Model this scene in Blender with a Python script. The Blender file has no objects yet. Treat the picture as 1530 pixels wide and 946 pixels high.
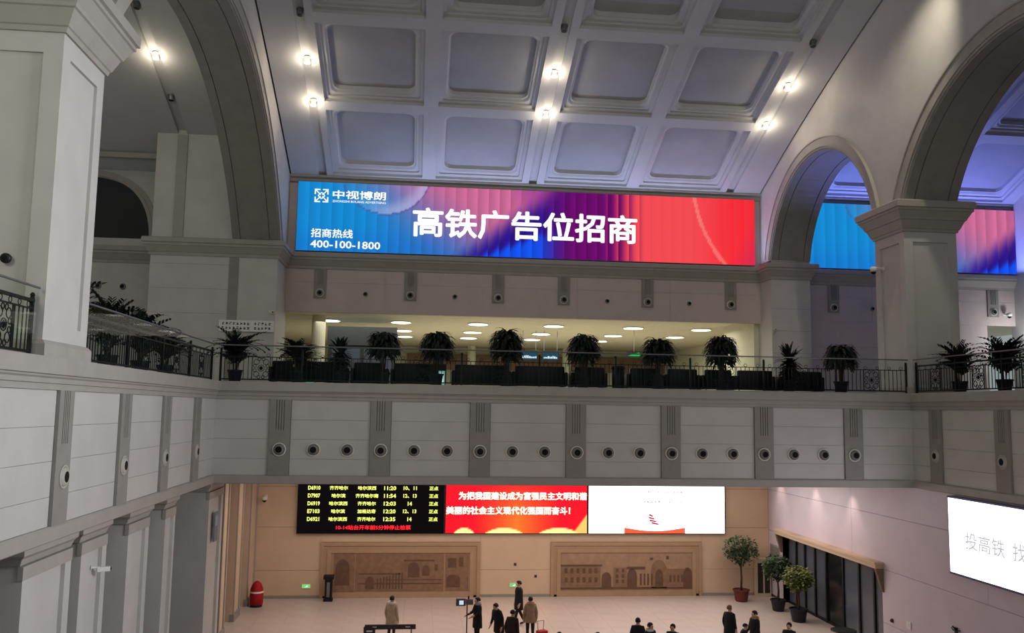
import bpy, bmesh, math, random
from mathutils import Vector, Matrix
random.seed(7)
SC = bpy.context.scene
COL = SC.collection

# ------------------------------------------------------------------ camera
CAMZ = 8.7
F_PX, PITCH, YAW, ROLL = 1299.54, 0.1079, 0.1047, 0.0153
fwd = Vector((math.sin(YAW)*math.cos(PITCH), math.cos(YAW)*math.cos(PITCH), math.sin(PITCH)))
rgt0 = Vector((math.cos(YAW), -math.sin(YAW), 0)); up0 = rgt0.cross(fwd)
rgt = math.cos(ROLL)*rgt0 + math.sin(ROLL)*up0
upv = -math.sin(ROLL)*rgt0 + math.cos(ROLL)*up0
cd = bpy.data.cameras.new('camera'); cam = bpy.data.objects.new('camera', cd); COL.objects.link(cam)
cd.sensor_fit = 'HORIZONTAL'; cd.sensor_width = 36.0; cd.lens = F_PX/1530*36.0
cd.clip_end = 500; cd.clip_start = 0.1
m = Matrix.Identity(4)
for i in range(3):
    m[i][0] = rgt[i]; m[i][1] = upv[i]; m[i][2] = -fwd[i]
m[2][3] = CAMZ
cam.matrix_world = m
SC.camera = cam

# ------------------------------------------------------------------ world, large lights, exposure
SC.view_settings.view_transform = 'Standard'
SC.view_settings.look = 'None'
SC.view_settings.exposure = 0.12
SC.view_settings.gamma = 1.0
SC.view_settings.use_curve_mapping = False
wd = bpy.data.worlds.new('world'); SC.world = wd; wd.use_nodes = True
wd.node_tree.nodes['Background'].inputs[0].default_value = (0.90, 0.97, 1.0, 1)
wd.node_tree.nodes['Background'].inputs[1].default_value = 0.31

def area(name, loc, target, sx, sy, power, color=(1, 1, 1)):
    l = bpy.data.lights.new(name, 'AREA'); l.shape = 'RECTANGLE'; l.size = sx; l.size_y = sy
    l.energy = power; l.color = color
    o = bpy.data.objects.new(name, l); COL.objects.link(o); o.location = loc
    o.rotation_euler = (Vector(target)-Vector(loc)).to_track_quat('-Z', 'Y').to_euler()
    return o
def spot(name, loc, target, power, color=(1, 1, 1), angle=70, blend=0.6, radius=0.08):
    l = bpy.data.lights.new(name, 'SPOT'); l.energy = power; l.color = color
    l.spot_size = math.radians(angle); l.spot_blend = blend; l.shadow_soft_size = radius
    o = bpy.data.objects.new(name, l); COL.objects.link(o); o.location = loc
    o.rotation_euler = (Vector(target)-Vector(loc)).to_track_quat('-Z', 'Y').to_euler()
    return o
WARM = (1.0, 0.80, 0.58)
# fixtureless fill added high in the nave on the camera's side, and the downlights in the soffit under the balcony
area('nave_fill', (6, 4, 25.0), (5, 30, 12), 12, 6, 760, (1.0, 0.94, 0.86))
area('balcony_soffit_light', (5.0, 36.0, 6.15), (5.0, 36.2, 0), 22, 6, 720, (1.0, 0.85, 0.74))
area('waiting_hall_light', (5.5, 52.0, 13.2), (5.5, 52, 0), 22, 14, 2000, (1.0, 0.97, 0.84))
area('side_aisle_light', (-14.0, 22.0, 18.0), (-9, 38, 12), 4, 8, 190, (0.90, 1.0, 0.92))
area('pier_front_fill', (-9.5, 6.0, 15.0), (-7.5, 16.0, 12.5), 3, 3, 210, (0.97, 1.0, 0.80))  # added light that lifts the front of the big left pillar
area('left_side_fill', (16.7, 12.0, 14.0), (-6.5, 14.5, 11.5), 8, 5, 860, (0.90, 0.96, 1.0)).data.spread = math.radians(84)  # unseen area light added to brighten the left balcony front and pillar
area('vault_blue_fill', (7.0, 41.55, 16.2), (7.0, 41.2, 20.0), 19.0, .3, 500, (0.52, 0.62, 1.0))  # added strip that keeps the vault blue against the banner's red end
area('aisle_blue_fill', (25.0, 41.55, 16.2), (25.0, 41.2, 20.0), 11.0, .3, 700, (0.20, 0.26, 1.0))  # second added strip, deepens the blue in the right aisle
for wy in (40.3, 36.6, 33.4): spot('wall_downlight', (16.62, wy, 6.2), (17.15, wy-.2, 3.2), 75, (1.0, 0.84, 0.66), 64, .9, .05)
pl_ = bpy.data.lights.new('aisle_end_fill', 'POINT'); pl_.energy = 130; pl_.color = (0.92, 0.98, 1.0); pl_.shadow_soft_size = .2  # bare point light added to brighten the right end of the aisle wall
po_ = bpy.data.objects.new('aisle_end_fill', pl_); COL.objects.link(po_); po_.location = (30.6, 40.6, 12.8)
spot('wall_washer', (15.6, 24.6, 24.6), (17.2, 30.5, 17.0), 1500, (1.0, 0.9, 0.72), 62, 1.0, .2)

# ------------------------------------------------------------------ materials
def lin(c):
    return tuple(((v/255)/12.92 if v/255 <= 0.04045 else ((v/255+0.055)/1.055)**2.4) for v in c)
MATS = {}
def mat(name, rgb, rough=0.6, metal=0.0, var=0.0, scale=3.0, bump=0.0, spec=0.3, emit=None, strength=0.0):
    if name in MATS: return MATS[name]
    mt = bpy.data.materials.new(name); mt.use_nodes = True; nt = mt.node_tree
    b = nt.nodes['Principled BSDF']; c = lin(rgb)
    b.inputs['Base Color'].default_value = (*c, 1); b.inputs['Roughness'].default_value = rough
    b.inputs['Metallic'].default_value = metal; b.inputs['Specular IOR Level'].default_value = spec
    if var or bump:
        tc = nt.nodes.new('ShaderNodeTexCoord'); ns = nt.nodes.new('ShaderNodeTexNoise')
        ns.inputs['Scale'].default_value = scale; ns.inputs['Detail'].default_value = 6
        nt.links.new(tc.outputs['Object'], ns.inputs['Vector'])
        if var:
            r = nt.nodes.new('ShaderNodeValToRGB')
            r.color_ramp.elements[0].position = 0.3; r.color_ramp.elements[1].position = 0.7
            r.color_ramp.elements[0].color = (*[v*(1-var) for v in c], 1)
            r.color_ramp.elements[1].color = (*[min(1, v*(1+var)) for v in c], 1)
            nt.links.new(ns.outputs['Fac'], r.inputs['Fac']); nt.links.new(r.outputs['Color'], b.inputs['Base Color'])
        if bump:
            bp = nt.nodes.new('ShaderNodeBump'); bp.inputs['Strength'].default_value = bump
            bp.inputs['Distance'].default_value = 0.02
            nt.links.new(ns.outputs['Fac'], bp.inputs['Height']); nt.links.new(bp.outputs['Normal'], b.inputs['Normal'])
    if emit:
        b.inputs['Emission Color'].default_value = (*lin(emit), 1); b.inputs['Emission Strength'].default_value = strength
        if strength < 2.0: mt.cycles.emission_sampling = 'NONE'
    MATS[name] = mt
    return mt
def emis(name, rgb, strength=1.0, sample=False):
    if name in MATS: return MATS[name]
    mt = bpy.data.materials.new(name); mt.use_nodes = True; nt = mt.node_tree
    nt.nodes.remove(nt.nodes['Principled BSDF'])
    e = nt.nodes.new('ShaderNodeEmission'); e.inputs[0].default_value = (*lin(rgb), 1); e.inputs[1].default_value = strength
    nt.links.new(e.outputs[0], nt.nodes['Material Output'].inputs[0])
    mt.cycles.emission_sampling = 'FRONT' if sample else 'NONE'
    MATS[name] = mt
    return mt
def print_mat(name, strength=1.0):
    """self-lit print: the picture is stored per face corner"""
    if name in MATS: return MATS[name]
    mt = bpy.data.materials.new(name); mt.use_nodes = True; nt = mt.node_tree
    nt.nodes.remove(nt.nodes['Principled BSDF'])
    a = nt.nodes.new('ShaderNodeAttribute'); a.attribute_name = 'print'
    e = nt.nodes.new('ShaderNodeEmission'); e.inputs[1].default_value = strength
    nt.links.new(a.outputs['Color'], e.inputs[0]); nt.links.new(e.outputs[0], nt.nodes['Material Output'].inputs[0])
    mt.cycles.emission_sampling = 'NONE'
    MATS[name] = mt
    return mt
def glass_mat(name, rgb, alpha=0.12, rough=0.02):
    if name in MATS: return MATS[name]
    mt = bpy.data.materials.new(name); mt.use_nodes = True; nt = mt.node_tree
    nt.nodes.remove(nt.nodes['Principled BSDF'])
    t = nt.nodes.new('ShaderNodeBsdfTransparent'); t.inputs[0].default_value = (*lin(rgb), 1)
    g = nt.nodes.new('ShaderNodeBsdfGlossy'); g.inputs['Roughness'].default_value = rough
    fr = nt.nodes.new('ShaderNodeFresnel'); fr.inputs[0].default_value = 1.45
    mx = nt.nodes.new('ShaderNodeMixShader')
    ad = nt.nodes.new('ShaderNodeMath'); ad.operation = 'MULTIPLY'; ad.inputs[1].default_value = alpha*1.1
    nt.links.new(fr.outputs[0], ad.inputs[0]); nt.links.new(ad.outputs[0], mx.inputs[0])
    nt.links.new(t.outputs[0], mx.inputs[1]); nt.links.new(g.outputs[0], mx.inputs[2])
    nt.links.new(mx.outputs[0], nt.nodes['Material Output'].inputs[0])
    MATS[name] = mt
    return mt

STONE = mat('pale_stone', (190, 187, 182), 0.55, var=0.05, scale=1.2, bump=0.03)
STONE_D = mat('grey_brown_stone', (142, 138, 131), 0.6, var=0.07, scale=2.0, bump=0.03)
TRIM = mat('trim_stone', (162, 157, 150), 0.55, var=0.05, scale=2.0, bump=0.03)
JOINT = mat('dark_joint', (88, 80, 72), 0.9)
PLASTER = mat('ceiling_plaster', (184, 184, 186), 0.8, var=0.04, scale=0.8)
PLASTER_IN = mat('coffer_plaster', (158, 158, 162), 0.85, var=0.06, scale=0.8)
WARMSTONE = mat('warm_wall_stone', (206, 180, 154), 0.5, var=0.05, scale=1.0)
FLOORM = mat('polished_floor_stone', (200, 186, 180), 0.28, var=0.05, scale=1.5, spec=0.4)
DECKM = mat('deck_stone', (168, 160, 148), 0.4, var=0.05)
BLACK = mat('black_iron', (22, 23, 26), 0.5)
BLACKL = mat('black_leather', (14, 14, 19), 0.5)
DARKIN = mat('dark_interior', (52, 52, 50), 0.8)
WHITE = mat('white_plastic', (225, 224, 218), 0.4)
NOZ = mat('nozzle_white', (222, 218, 208), 0.45)
HOLE = mat('nozzle_black', (10, 10, 10), 0.8)
GREYM = mat('grey_metal', (120, 122, 124), 0.4, metal=0.6)
LEAF = mat('dark_leaf', (24, 34, 27), 0.6, var=0.35, scale=6)
LEAF2 = mat('tree_leaf', (66, 88, 60), 0.5, var=0.4, scale=5)
LEAF3 = mat('variegated_leaf', (120, 128, 74), 0.5, var=0.45, scale=7)
BARK = mat('bark', (72, 58, 46), 0.8, var=0.2, scale=8)
POT_D = mat('dark_pot', (32, 33, 38), 0.5)
POT_R = mat('red_brown_pot', (98, 46, 40), 0.5)
GLASS = glass_mat('clear_glass', (240, 246, 243))
DGLASS = mat('dark_door_glass', (84, 90, 104), 0.22, spec=0.6)
HALLW = mat('hall_cream', (214, 210, 186), 0.7, var=0.03)
HALLBR = mat('hall_brown', (150, 118, 94), 0.7, var=0.05)

# ------------------------------------------------------------------ mesh helpers
class MB:
    def __init__(self): self.v = []; self.f = []; self.mi = []; self.cur = 0
    def face(self, idx): self.f.append(idx); self.mi.append(self.cur)
    def quad(self, a, b, c, d):
        n = len(self.v); self.v += [a, b, c, d]; self.face((n, n+1, n+2, n+3)); return self
    def box(self, x0, x1, y0, y1, z0, z1):
        n = len(self.v)
        self.v += [(x0,y0,z0),(x1,y0,z0),(x1,y1,z0),(x0,y1,z0),(x0,y0,z1),(x1,y0,z1),(x1,y1,z1),(x0,y1,z1)]
        for f in ((3,2,1,0),(4,5,6,7),(0,1,5,4),(1,2,6,5),(2,3,7,6),(3,0,4,7)): self.face(tuple(n+i for i in f))
        return self
    def cbox(self, x0, x1, y0, y1, z0, z1, c=0.03):
        """box with chamfered edges"""
        bm = bmesh.new(); bmesh.ops.create_cube(bm, size=1)
        for v in bm.verts:
            v.co = Vector((x0+(v.co.x+.5)*(x1-x0), y0+(v.co.y+.5)*(y1-y0), z0+(v.co.z+.5)*(z1-z0)))
        bmesh.ops.bevel(bm, geom=bm.edges[:], offset=c, segments=2, affect='EDGES', profile=0.5)
        n = len(self.v); bm.verts.index_update()
        self.v += [tuple(v.co) for v in bm.verts]
        for f in bm.faces: self.face(tuple(n+v.index for v in f.verts))
        bm.free(); return self
    def lathe(self, prof, c=(0,0,0), seg=16, axis='Z'):
        """prof: (radius, height) from bottom to top"""
        n = len(self.v)
        for r, h in prof:
            for k in range(seg):
                a = 2*math.pi*k/seg; p = (r*math.cos(a), r*math.sin(a), h)
                if axis == 'Y': p = (p[0], -p[2], p[1])
                if axis == 'X': p = (-p[2], p[0], p[1])
                self.v.append((c[0]+p[0], c[1]+p[1], c[2]+p[2]))
        for i in range(len(prof)-1):
            for k in range(seg):
                a = n+i*seg+k; b = n+i*seg+(k+1) % seg
                self.face((a, b, b+seg, a+seg))
        self.face(tuple(n+k for k in reversed(range(seg))))
        e = n+(len(prof)-1)*seg; self.face(tuple(e+k for k in range(seg)))
        return self
    def tube(self, pts, r, seg=6):
        pts = [Vector(p) for p in pts]; n = len(self.v); N = len(pts)
        rr = r if isinstance(r, (list, tuple)) else [r]*N
        for i, p in enumerate(pts):
            d = (pts[min(i+1, N-1)]-pts[max(i-1, 0)]).normalized()
            a = d.orthogonal() if abs(d.z) < .99 else Vector((1, 0, 0))
            if abs(d.z) < .95: a = d.cross(Vector((0, 0, 1)))
            else: a = d.cross(Vector((0, 1, 0)))
            a.normalize(); b = d.cross(a)
            for k in range(seg):
                t = 2*math.pi*k/seg; self.v.append(tuple(p+(a*math.cos(t)+b*math.sin(t))*rr[i]))
        for i in range(N-1):
            for k in range(seg):
                a = n+i*seg+k; b = n+i*seg+(k+1) % seg
                self.face((a, b, b+seg, a+seg))
        self.face(tuple(n+k for k in reversed(range(seg)))); e = n+(N-1)*seg
        self.face(tuple(e+k for k in range(seg)))
        return self
    def sweep(self, path, prof, closed=False):
        """path (x,y) in plan, prof (offset to the right of travel, z); mitred"""
        P = [Vector(p) for p in path]; N = len(P); n0 = len(self.v); M = len(prof)
        nrm = lambda a, b: Vector(((b-a).y, -(b-a).x)).normalized()
        for i in range(N):
            if closed: n1 = nrm(P[i-1], P[i]); n2 = nrm(P[i], P[(i+1) % N])
            else:
                n1 = nrm(P[max(i-1, 0)], P[max(i-1, 0)+1]); n2 = nrm(P[min(i, N-2)], P[min(i, N-2)+1])
                if i == 0: n1 = n2
                if i == N-1: n2 = n1
            mt = (n1+n2); mt = mt/(1+n1.dot(n2)) if (1+n1.dot(n2)) > .05 else n1
            for o, z in prof: self.v.append((P[i].x+mt.x*o, P[i].y+mt.y*o, z))
        for i in range(N if closed else N-1):
            j = (i+1) % N
            for k in range(M-1):
                self.face((n0+i*M+k, n0+j*M+k, n0+j*M+k+1, n0+i*M+k+1))
        if not closed:
            self.face(tuple(n0+k for k in range(M))); self.face(tuple(n0+(N-1)*M+k for k in reversed(range(M))))
        return self
    def build(self, name, mt, parent=None, smooth=False, loc=None, kind=None):
        me = bpy.data.meshes.new(name); me.from_pydata(self.v, [], self.f)
        mts = mt if isinstance(mt, (list, tuple)) else [mt]
        for q in mts: me.materials.append(q)
        if len(mts) > 1: me.polygons.foreach_set('material_index', self.mi)
        if smooth: me.polygons.foreach_set('use_smooth', [True]*len(me.polygons))
        me.update()
        return link(name, me, parent, loc, kind)
def link(name, me, parent=None, loc=None, kind=None):
    o = bpy.data.objects.new(name, me); COL.objects.link(o)
    if parent is not None: o.parent = parent
    if loc is not None: o.location = loc
    if kind: o['kind'] = kind
    return o
def tag(o, label, cat, group=None):
    o['label'] = label; o['category'] = cat
    if group: o['group'] = group
    return o
def thing(name, label, cat, loc=(0, 0, 0), rz=0.0, group=None):
    o = bpy.data.objects.new(name, None); COL.objects.link(o); o.empty_display_size = 0.1
    o.location = loc; o.rotation_euler = (0, 0, rz)
    return tag(o, label, cat, group)
def struct(o): o['kind'] = 'structure'; return o
ORD = ['first', 'second', 'third', 'fourth', 'fifth', 'sixth', 'seventh', 'eighth', 'ninth', 'tenth', 'eleventh',
       'twelfth', 'thirteenth', 'fourteenth', 'fifteenth', 'sixteenth', 'seventeenth', 'eighteenth']
TEXTC = {}
def text_raw(body, bold):
    k = (body, bold)
    if k not in TEXTC:
        c = bpy.data.curves.new('lettering', 'FONT'); c.body = body; c.resolution_u = 2
        o = bpy.data.objects.new('lettering', c); COL.objects.link(o)
        dg = bpy.context.evaluated_depsgraph_get(); me = bpy.data.meshes.new_from_object(o.evaluated_get(dg))
        V_ = [tuple(v.co) for v in me.vertices]; F_ = [tuple(p.vertices) for p in me.polygons]; vs, fs = [], []
        for dx, dy in ([(0, 0)] if not bold else [(0, 0)]+[(bold*math.cos(q*math.pi/4), bold*math.sin(q*math.pi/4)) for q in range(8)]):   # heavier strokes
            n = len(vs); vs += [(x+dx, y+dy, z) for x, y, z in V_]; fs += [tuple(n+i for i in f) for f in F_]
        TEXTC[k] = (vs, fs)
        bpy.data.objects.remove(o); bpy.data.curves.remove(c); bpy.data.meshes.remove(me)
    return TEXTC[k]
def text(body, a0, a1, z0, z1, mt, parent, plane='Y', at=0.0, bold=0.015, name='lettering'):
    """lettering stretched into a rectangle of a wall: plane 'Y' faces -Y, plane 'X' faces -X (a0 is the reader's left)"""
    vs, fs = text_raw(body, bold)
    xs = [v[0] for v in vs]; ys = [v[1] for v in vs]
    lx, hx, ly, hy = min(xs), max(xs), min(ys), max(ys)
    out = []
    for x, y, _ in vs:
        a = a0+(x-lx)/(hx-lx)*(a1-a0); z = z0+(y-ly)/(hy-ly)*(z1-z0)
        out.append((a, at, z) if plane == 'Y' else (at, a, z))
    me = bpy.data.meshes.new(name); me.from_pydata(out, [], fs); me.materials.append(mt)
    return link(name, me, parent, None, 'stuff')
def text_each(body, a0, a1, z0, z1, mt, parent, at, bold):
    """every character an object of its own"""
    b1_ = lambda vs, i: (min(v[i] for v in vs), max(v[i] for v in vs))
    adv = b1_(text_raw('中中', 0)[0], 0)[1]-b1_(text_raw('中', 0)[0], 0)[1]
    V_ = text_raw(body, bold)[0]; lx, hx = b1_(V_, 0); ly, hy = b1_(V_, 1); sx, sz = (a1-a0)/(hx-lx), (z1-z0)/(hy-ly)
    for i, ch_ in enumerate(body):
        vs, fs = text_raw(ch_, bold)
        me = bpy.data.meshes.new('character'); me.from_pydata([(a0+(x+i*adv-lx)*sx, at, z0+(y-ly)*sz) for x, y, _ in vs], [], fs)
        me.materials.append(mt); link('character', me, parent, None, 'stuff')
def picture(name, x0, x1, z0, z1, y, nx, nz, fn, mt, parent):
    """flat print facing -Y; fn(u, v) gives an sRGB colour"""
    v = []; f = []; cols = []
    for j in range(nz+1):
        for i in range(nx+1): v.append((x0+(x1-x0)*i/nx, y, z0+(z1-z0)*j/nz))
    e = 1e-4
    for j in range(nz):
        for i in range(nx):
            a = j*(nx+1)+i; f.append((a, a+1, a+nx+2, a+nx+1))
            for (di, dj) in ((e, e), (1-e, e), (1-e, 1-e), (e, 1-e)):
                cols.append((*lin([min(255, max(0, q)) for q in fn((i+di)/nx, (j+dj)/nz)]), 1))
    me = bpy.data.meshes.new(name); me.from_pydata(v, [], f); me.materials.append(mt)
    at = me.color_attributes.new('print', 'FLOAT_COLOR', 'CORNER')
    at.data.foreach_set('color', [q for c in cols for q in c])
    return link(name, me, parent)
def mix(a, b, t):
    t = max(0, min(1, t)); return tuple(p+(q-p)*t for p, q in zip(a, b))
def sm(a, b, x):
    t = max(0, min(1, (x-a)/(b-a))); return t*t*(3-2*t)

# ------------------------------------------------------------------ main dimensions (metres)
XL, XR = -6.51, 17.16            # inner planes of the two arcades
YF, YG, YU = 28.94, 41.82, 42.34  # balcony front, ground back wall, upper back wall
ZD, ZM1, ZPT, ZPB, ZFB = 9.508, 9.173, 8.944, 6.528, 6.257
XLO, XRO = -20.0, 31.0           # outer walls of the aisles
YN = -8.0                        # near end of the hall
def zc(Y):
    if Y < 15: Y = 30-Y
    d = 42.34-Y; return 19.83+.44*d-.0055*d*d

# ------------------------------------------------------------------ structure: floors
fl = MB().box(XLO, XRO, YN, YG+.4, -.3, -.004).build('floor', STONE_D); struct(fl)
tile_me = None
TS = 1.2
for i in range(21):
    for j in range(13):
        x = -7.6+i*TS; y = YG-TS*(j+1)
        if tile_me is None:
            t = MB().box(.003, TS-.003, .003, TS-.003, -.004, .004).build('floor_tile', FLOORM, fl, loc=(x, y, 0)); tile_me = t.data
        else: link('floor_tile', tile_me, fl, (x, y, 0))
MB().box(XLO, XRO, YN, YG-13*TS, -.004, .004).build('floor_far_part', FLOORM, fl)
MB().box(-7.6+21*TS, XRO, YG-13*TS, YG, -.004, .004).build('floor_side_part', FLOORM, fl)
d = MB()
d.box(XLO, XRO, YF+.05, YU+38, ZD-.12, ZD-.002)
d.box(XLO, XL-.05, YN, YF+.05, ZD-.12, ZD-.002); d.box(XR+.05, XRO, YN, YF+.05, ZD-.12, ZD-.002)
d.box(XLO, XRO, YF+.05, YU+.3, ZFB, ZD-.13)
d.box(XLO, XL-.05, YN, YF+.04, ZFB, ZD-.13); d.box(XR+.05, XRO, YN, YF+.04, ZFB, ZD-.13)
struct(d.build('floor_upper', DECKM))

# ------------------------------------------------------------------ structure: balcony front (three sides of the void)
PATH = [(XL, YN), (XL, YF), (XR, YF), (XR, YN)]
struct(MB().sweep(PATH, [(-.05, ZPT), (.06, ZPT), (.06, 9.05), (.10, 9.06), (.10, ZM1-.03), (.14, ZM1), (.14, ZM1+.03), (.20, ZM1+.04), (.20, ZD-.04), (.18, ZD), (-.05, ZD)]).build('trim_1', TRIM))
struct(MB().sweep(PATH, [(-.05, ZFB), (.08, ZFB), (.10, ZFB+.02), (.10, ZPB-.04), (.06, ZPB), (-.05, ZPB)]).build('trim_2', TRIM))
wb = struct(MB().box(XL, XR, YF, YF+.05, ZFB, ZPT).build('wall_balcony_back', STONE_D))
wl = struct(MB().box(XL-.05, XL, YN, YF, ZFB, ZPT).build('wall_balcony_left', STONE_D))
wr = struct(MB().box(XR, XR+.05, YN, YF, ZFB, ZPT).build('wall_balcony_right', STONE_D))
PZ = [ZPB, 7.05, 7.68, 8.30, ZPT]
def pilaster_mb():
    """fluted strip, local: x across, -y out, z up from ZPB"""
    p = MB(); w = .33; h = ZPT-ZPB; zs = h*.60
    p.box(-w, w, -.05, 0, 0, h)
    p.box(-w, w, -.085, -.05, 0, zs)
    edges = [-w, -.135, -.105, -.055, -.025, .025, .055, .105, .135, w]
    for k in range(0, 10, 2): p.box(edges[k], edges[k+1], -.085, -.05, zs, h)
    return p
pil_me = None
def pilaster(parent, loc, rz):
    global pil_me
    if pil_me is None:
        o = pilaster_mb().build('pilaster', STONE_D, parent); pil_me = o.data
    else: o = link('pilaster', pil_me, parent)
    o.location = loc; o.rotation_euler = (0, 0, rz); return o
XP = [-4.43, -1.22, 2.03, 5.24, 8.49, 11.75, 14.96]
for x in XP: pilaster(wb, (x, YF, ZPB), 0)
YPL = [4.1, 7.3, 10.5, 13.7, 16.85, 20.2, 23.4, 26.55]; YPR = [27.5, 24.15, 20.85, 17.6, 14.4, 11.2]
for y in YPL: pilaster(wl, (XL, y, ZPB), math.pi/2)
for y in YPR: pilaster(wr, (XR, y, ZPB), -math.pi/2)
def slabs(parent, a, b, rows, plane, at, out, gap=.004, name='stone_slab', mt=STONE, maxlen=9):
    n = max(1, round((b-a)/maxlen)); st = (b-a)/n
    for q in range(n):
        for r in range(len(rows)-1):
            s0, s1 = a+q*st+gap, a+(q+1)*st-gap; z0, z1 = rows[r]+gap, rows[r+1]-gap
            if plane == 'Y': MB().box(s0, s1, at-out, at, z0, z1).build(name, mt, parent)
            elif plane == 'X+': MB().box(at, at+out, s0, s1, z0, z1).build(name, mt, parent)
            else: MB().box(at-out, at, s0, s1, z0, z1).build(name, mt, parent)
ed = [XL]+[q for x in XP for q in (x-.34, x+.34)]+[XR]
for k in range(0, len(ed), 2): slabs(wb, ed[k], ed[k+1], PZ, 'Y', YF, .02)
ed = [YN]+[q for y in YPL for q in (y-.34, y+.34)]+[YF-.02]
for k in range(0, len(ed), 2): slabs(wl, ed[k], ed[k+1], PZ, 'X+', XL, .02)
ed = [YN]+[q for y in sorted(YPR) for q in (y-.34, y+.34)]+[YF-.02]
for k in range(0, len(ed), 2): slabs(wr, ed[k], ed[k+1], PZ, 'X-', XR, .02)

# ------------------------------------------------------------------ structure: ground back wall, right wall, left piers
gb = struct(MB().box(-7.3, XR+.4, YG, YG+.3, 0, ZFB).build('wall_back_lower', JOINT))
GR = [.12, 1.25, 3.20, 5.05, ZFB]
MUR = [(-4.32, 3.07), (6.41, 13.78)]
for k in range(4):
    z0, z1 = GR[k], GR[k+1]
    if z0 >= 2.6: segs = [(-7.3, XR)]
    else: segs = [(-7.3, MUR[0][0]), (MUR[0][1], MUR[1][0]), (MUR[1][1], XR)]
    for a, b in segs: slabs(gb, a, b, [z0, z1 if not (k == 1 and False) else z1], 'Y', YG, .02, .006, mt=WARMSTONE, maxlen=6.2)
for a, b in MUR: MB().box(a, b, YG-.02, YG, 2.53, 3.194).build('stone_slab', WARMSTONE, gb)
bbk = struct(MB().sweep([(-7.3, YG), (XR, YG)], [(0, 0), (.05, 0), (.05, .10), (.02, .12), (0, .12)]).build('baseboard_back', STONE_D))
DY0, DY1, DZ = 31.3, 40.2, 3.12
rw = MB(); rw.box(XR+.02, XR+.4, YN, DY0, 0, ZFB); rw.box(XR+.02, XR+.4, DY1, YG, 0, ZFB); rw.box(XR+.02, XR+.4, DY0, DY1, DZ, ZFB)
rw = struct(rw.build('wall_right_lower', JOINT))
LIL = mat('lilac_beige_stone', (208, 194, 206), 0.45, var=0.04, scale=1.0)
for r0, r1 in ((5.056, ZFB), (3.115, 5.056)):
    slabs(rw, YN, YG-.02, [r0, r1], 'X-', XR+.02, .02, .006, mt=LIL, maxlen=9)
for r0, r1 in ((.12, 1.2), (1.2, 3.115)):
    slabs(rw, YN, DY0, [r0, r1], 'X-', XR+.02, .02, .006, mt=LIL, maxlen=9)
    slabs(rw, DY1, YG-.02, [r0, r1], 'X-', XR+.02, .02, .006, mt=LIL, maxlen=9)
# left ground floor: thick piers with dark passages between them
wll = struct(MB().box(-13.0, -12.7, YN, YG, 0, ZFB).build('wall_left_lower', DARKIN))
PIERS = [(5.0, 9.0), (11.0, 13.2), (15.83, 17.92), (18.42, 19.84), (21.24, 22.80), (24.2, 25.16), (29.05, 31.1)]
for n, (a, b) in enumerate(PIERS):
    pr = MB().box(-8.4, -6.64, a, b, 0, ZFB).build('pillar', STONE); struct(pr)
    w = b-a; e = min(.28, w*.18)
    MB().box(-6.64, -6.56, a, a+e, .5, 5.72).build('edge_strip', STONE, pr)
    MB().box(-6.64, -6.56, b-e, b, .5, 5.72).build('edge_strip', STONE, pr)
    MB().box(-6.64, -6.55, a-.02, b+.02, 5.72, 5.95).build('head_band', TRIM, pr)
    MB().sweep([(-8.4, b), (-8.4, a), (-6.64, a), (-6.64, b)], [(0, 5.95), (.04, 5.97), (.08, 6.08), (.14, 6.14), (.14, ZFB-.01), (0, ZFB-.01)], closed=True).build('capital', TRIM, pr)
    MB().box(-8.45, -6.52, a-.03, b+.03, 0, .5).build('plinth', STONE_D, pr)
for a, b, x in ((34.2, 35.2, -7.2), (37.4, 38.6, -7.3), (40.2, 41.82, -7.3)):
    pr = struct(MB().box(-9.0, x, a, b, 0, ZFB).build('pillar', WARMSTONE))
    MB().box(x, x+.05, a, a+.15, 0, ZFB).build('edge_strip', TRIM, pr); MB().box(x, x+.05, b-.15, b, 0, ZFB).build('edge_strip', TRIM, pr)
    MB().box(x-.1, x+.07, a-.03, b+.03, 0, .3).build('plinth', STONE_D, pr)
for n, (a, b) in enumerate(((17.92, 18.42), (19.84, 21.24), (22.8, 24.2))):   # doors set back between the piers
    dr = struct(MB().box(-8.2, -8.1, a-.02, b+.02, 0, 5.5).build('door_%d' % (n+2), DARKIN))
    MB().box(-8.1, -8.06, a+.05, b-.05, .1, 2.6).build('door_leaf', DARKIN, dr)
    MB().box(-8.06, -8.02, (a+b)/2-.03, (a+b)/2+.03, .1, 5.4).build('door_post', BLACK, dr)

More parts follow.
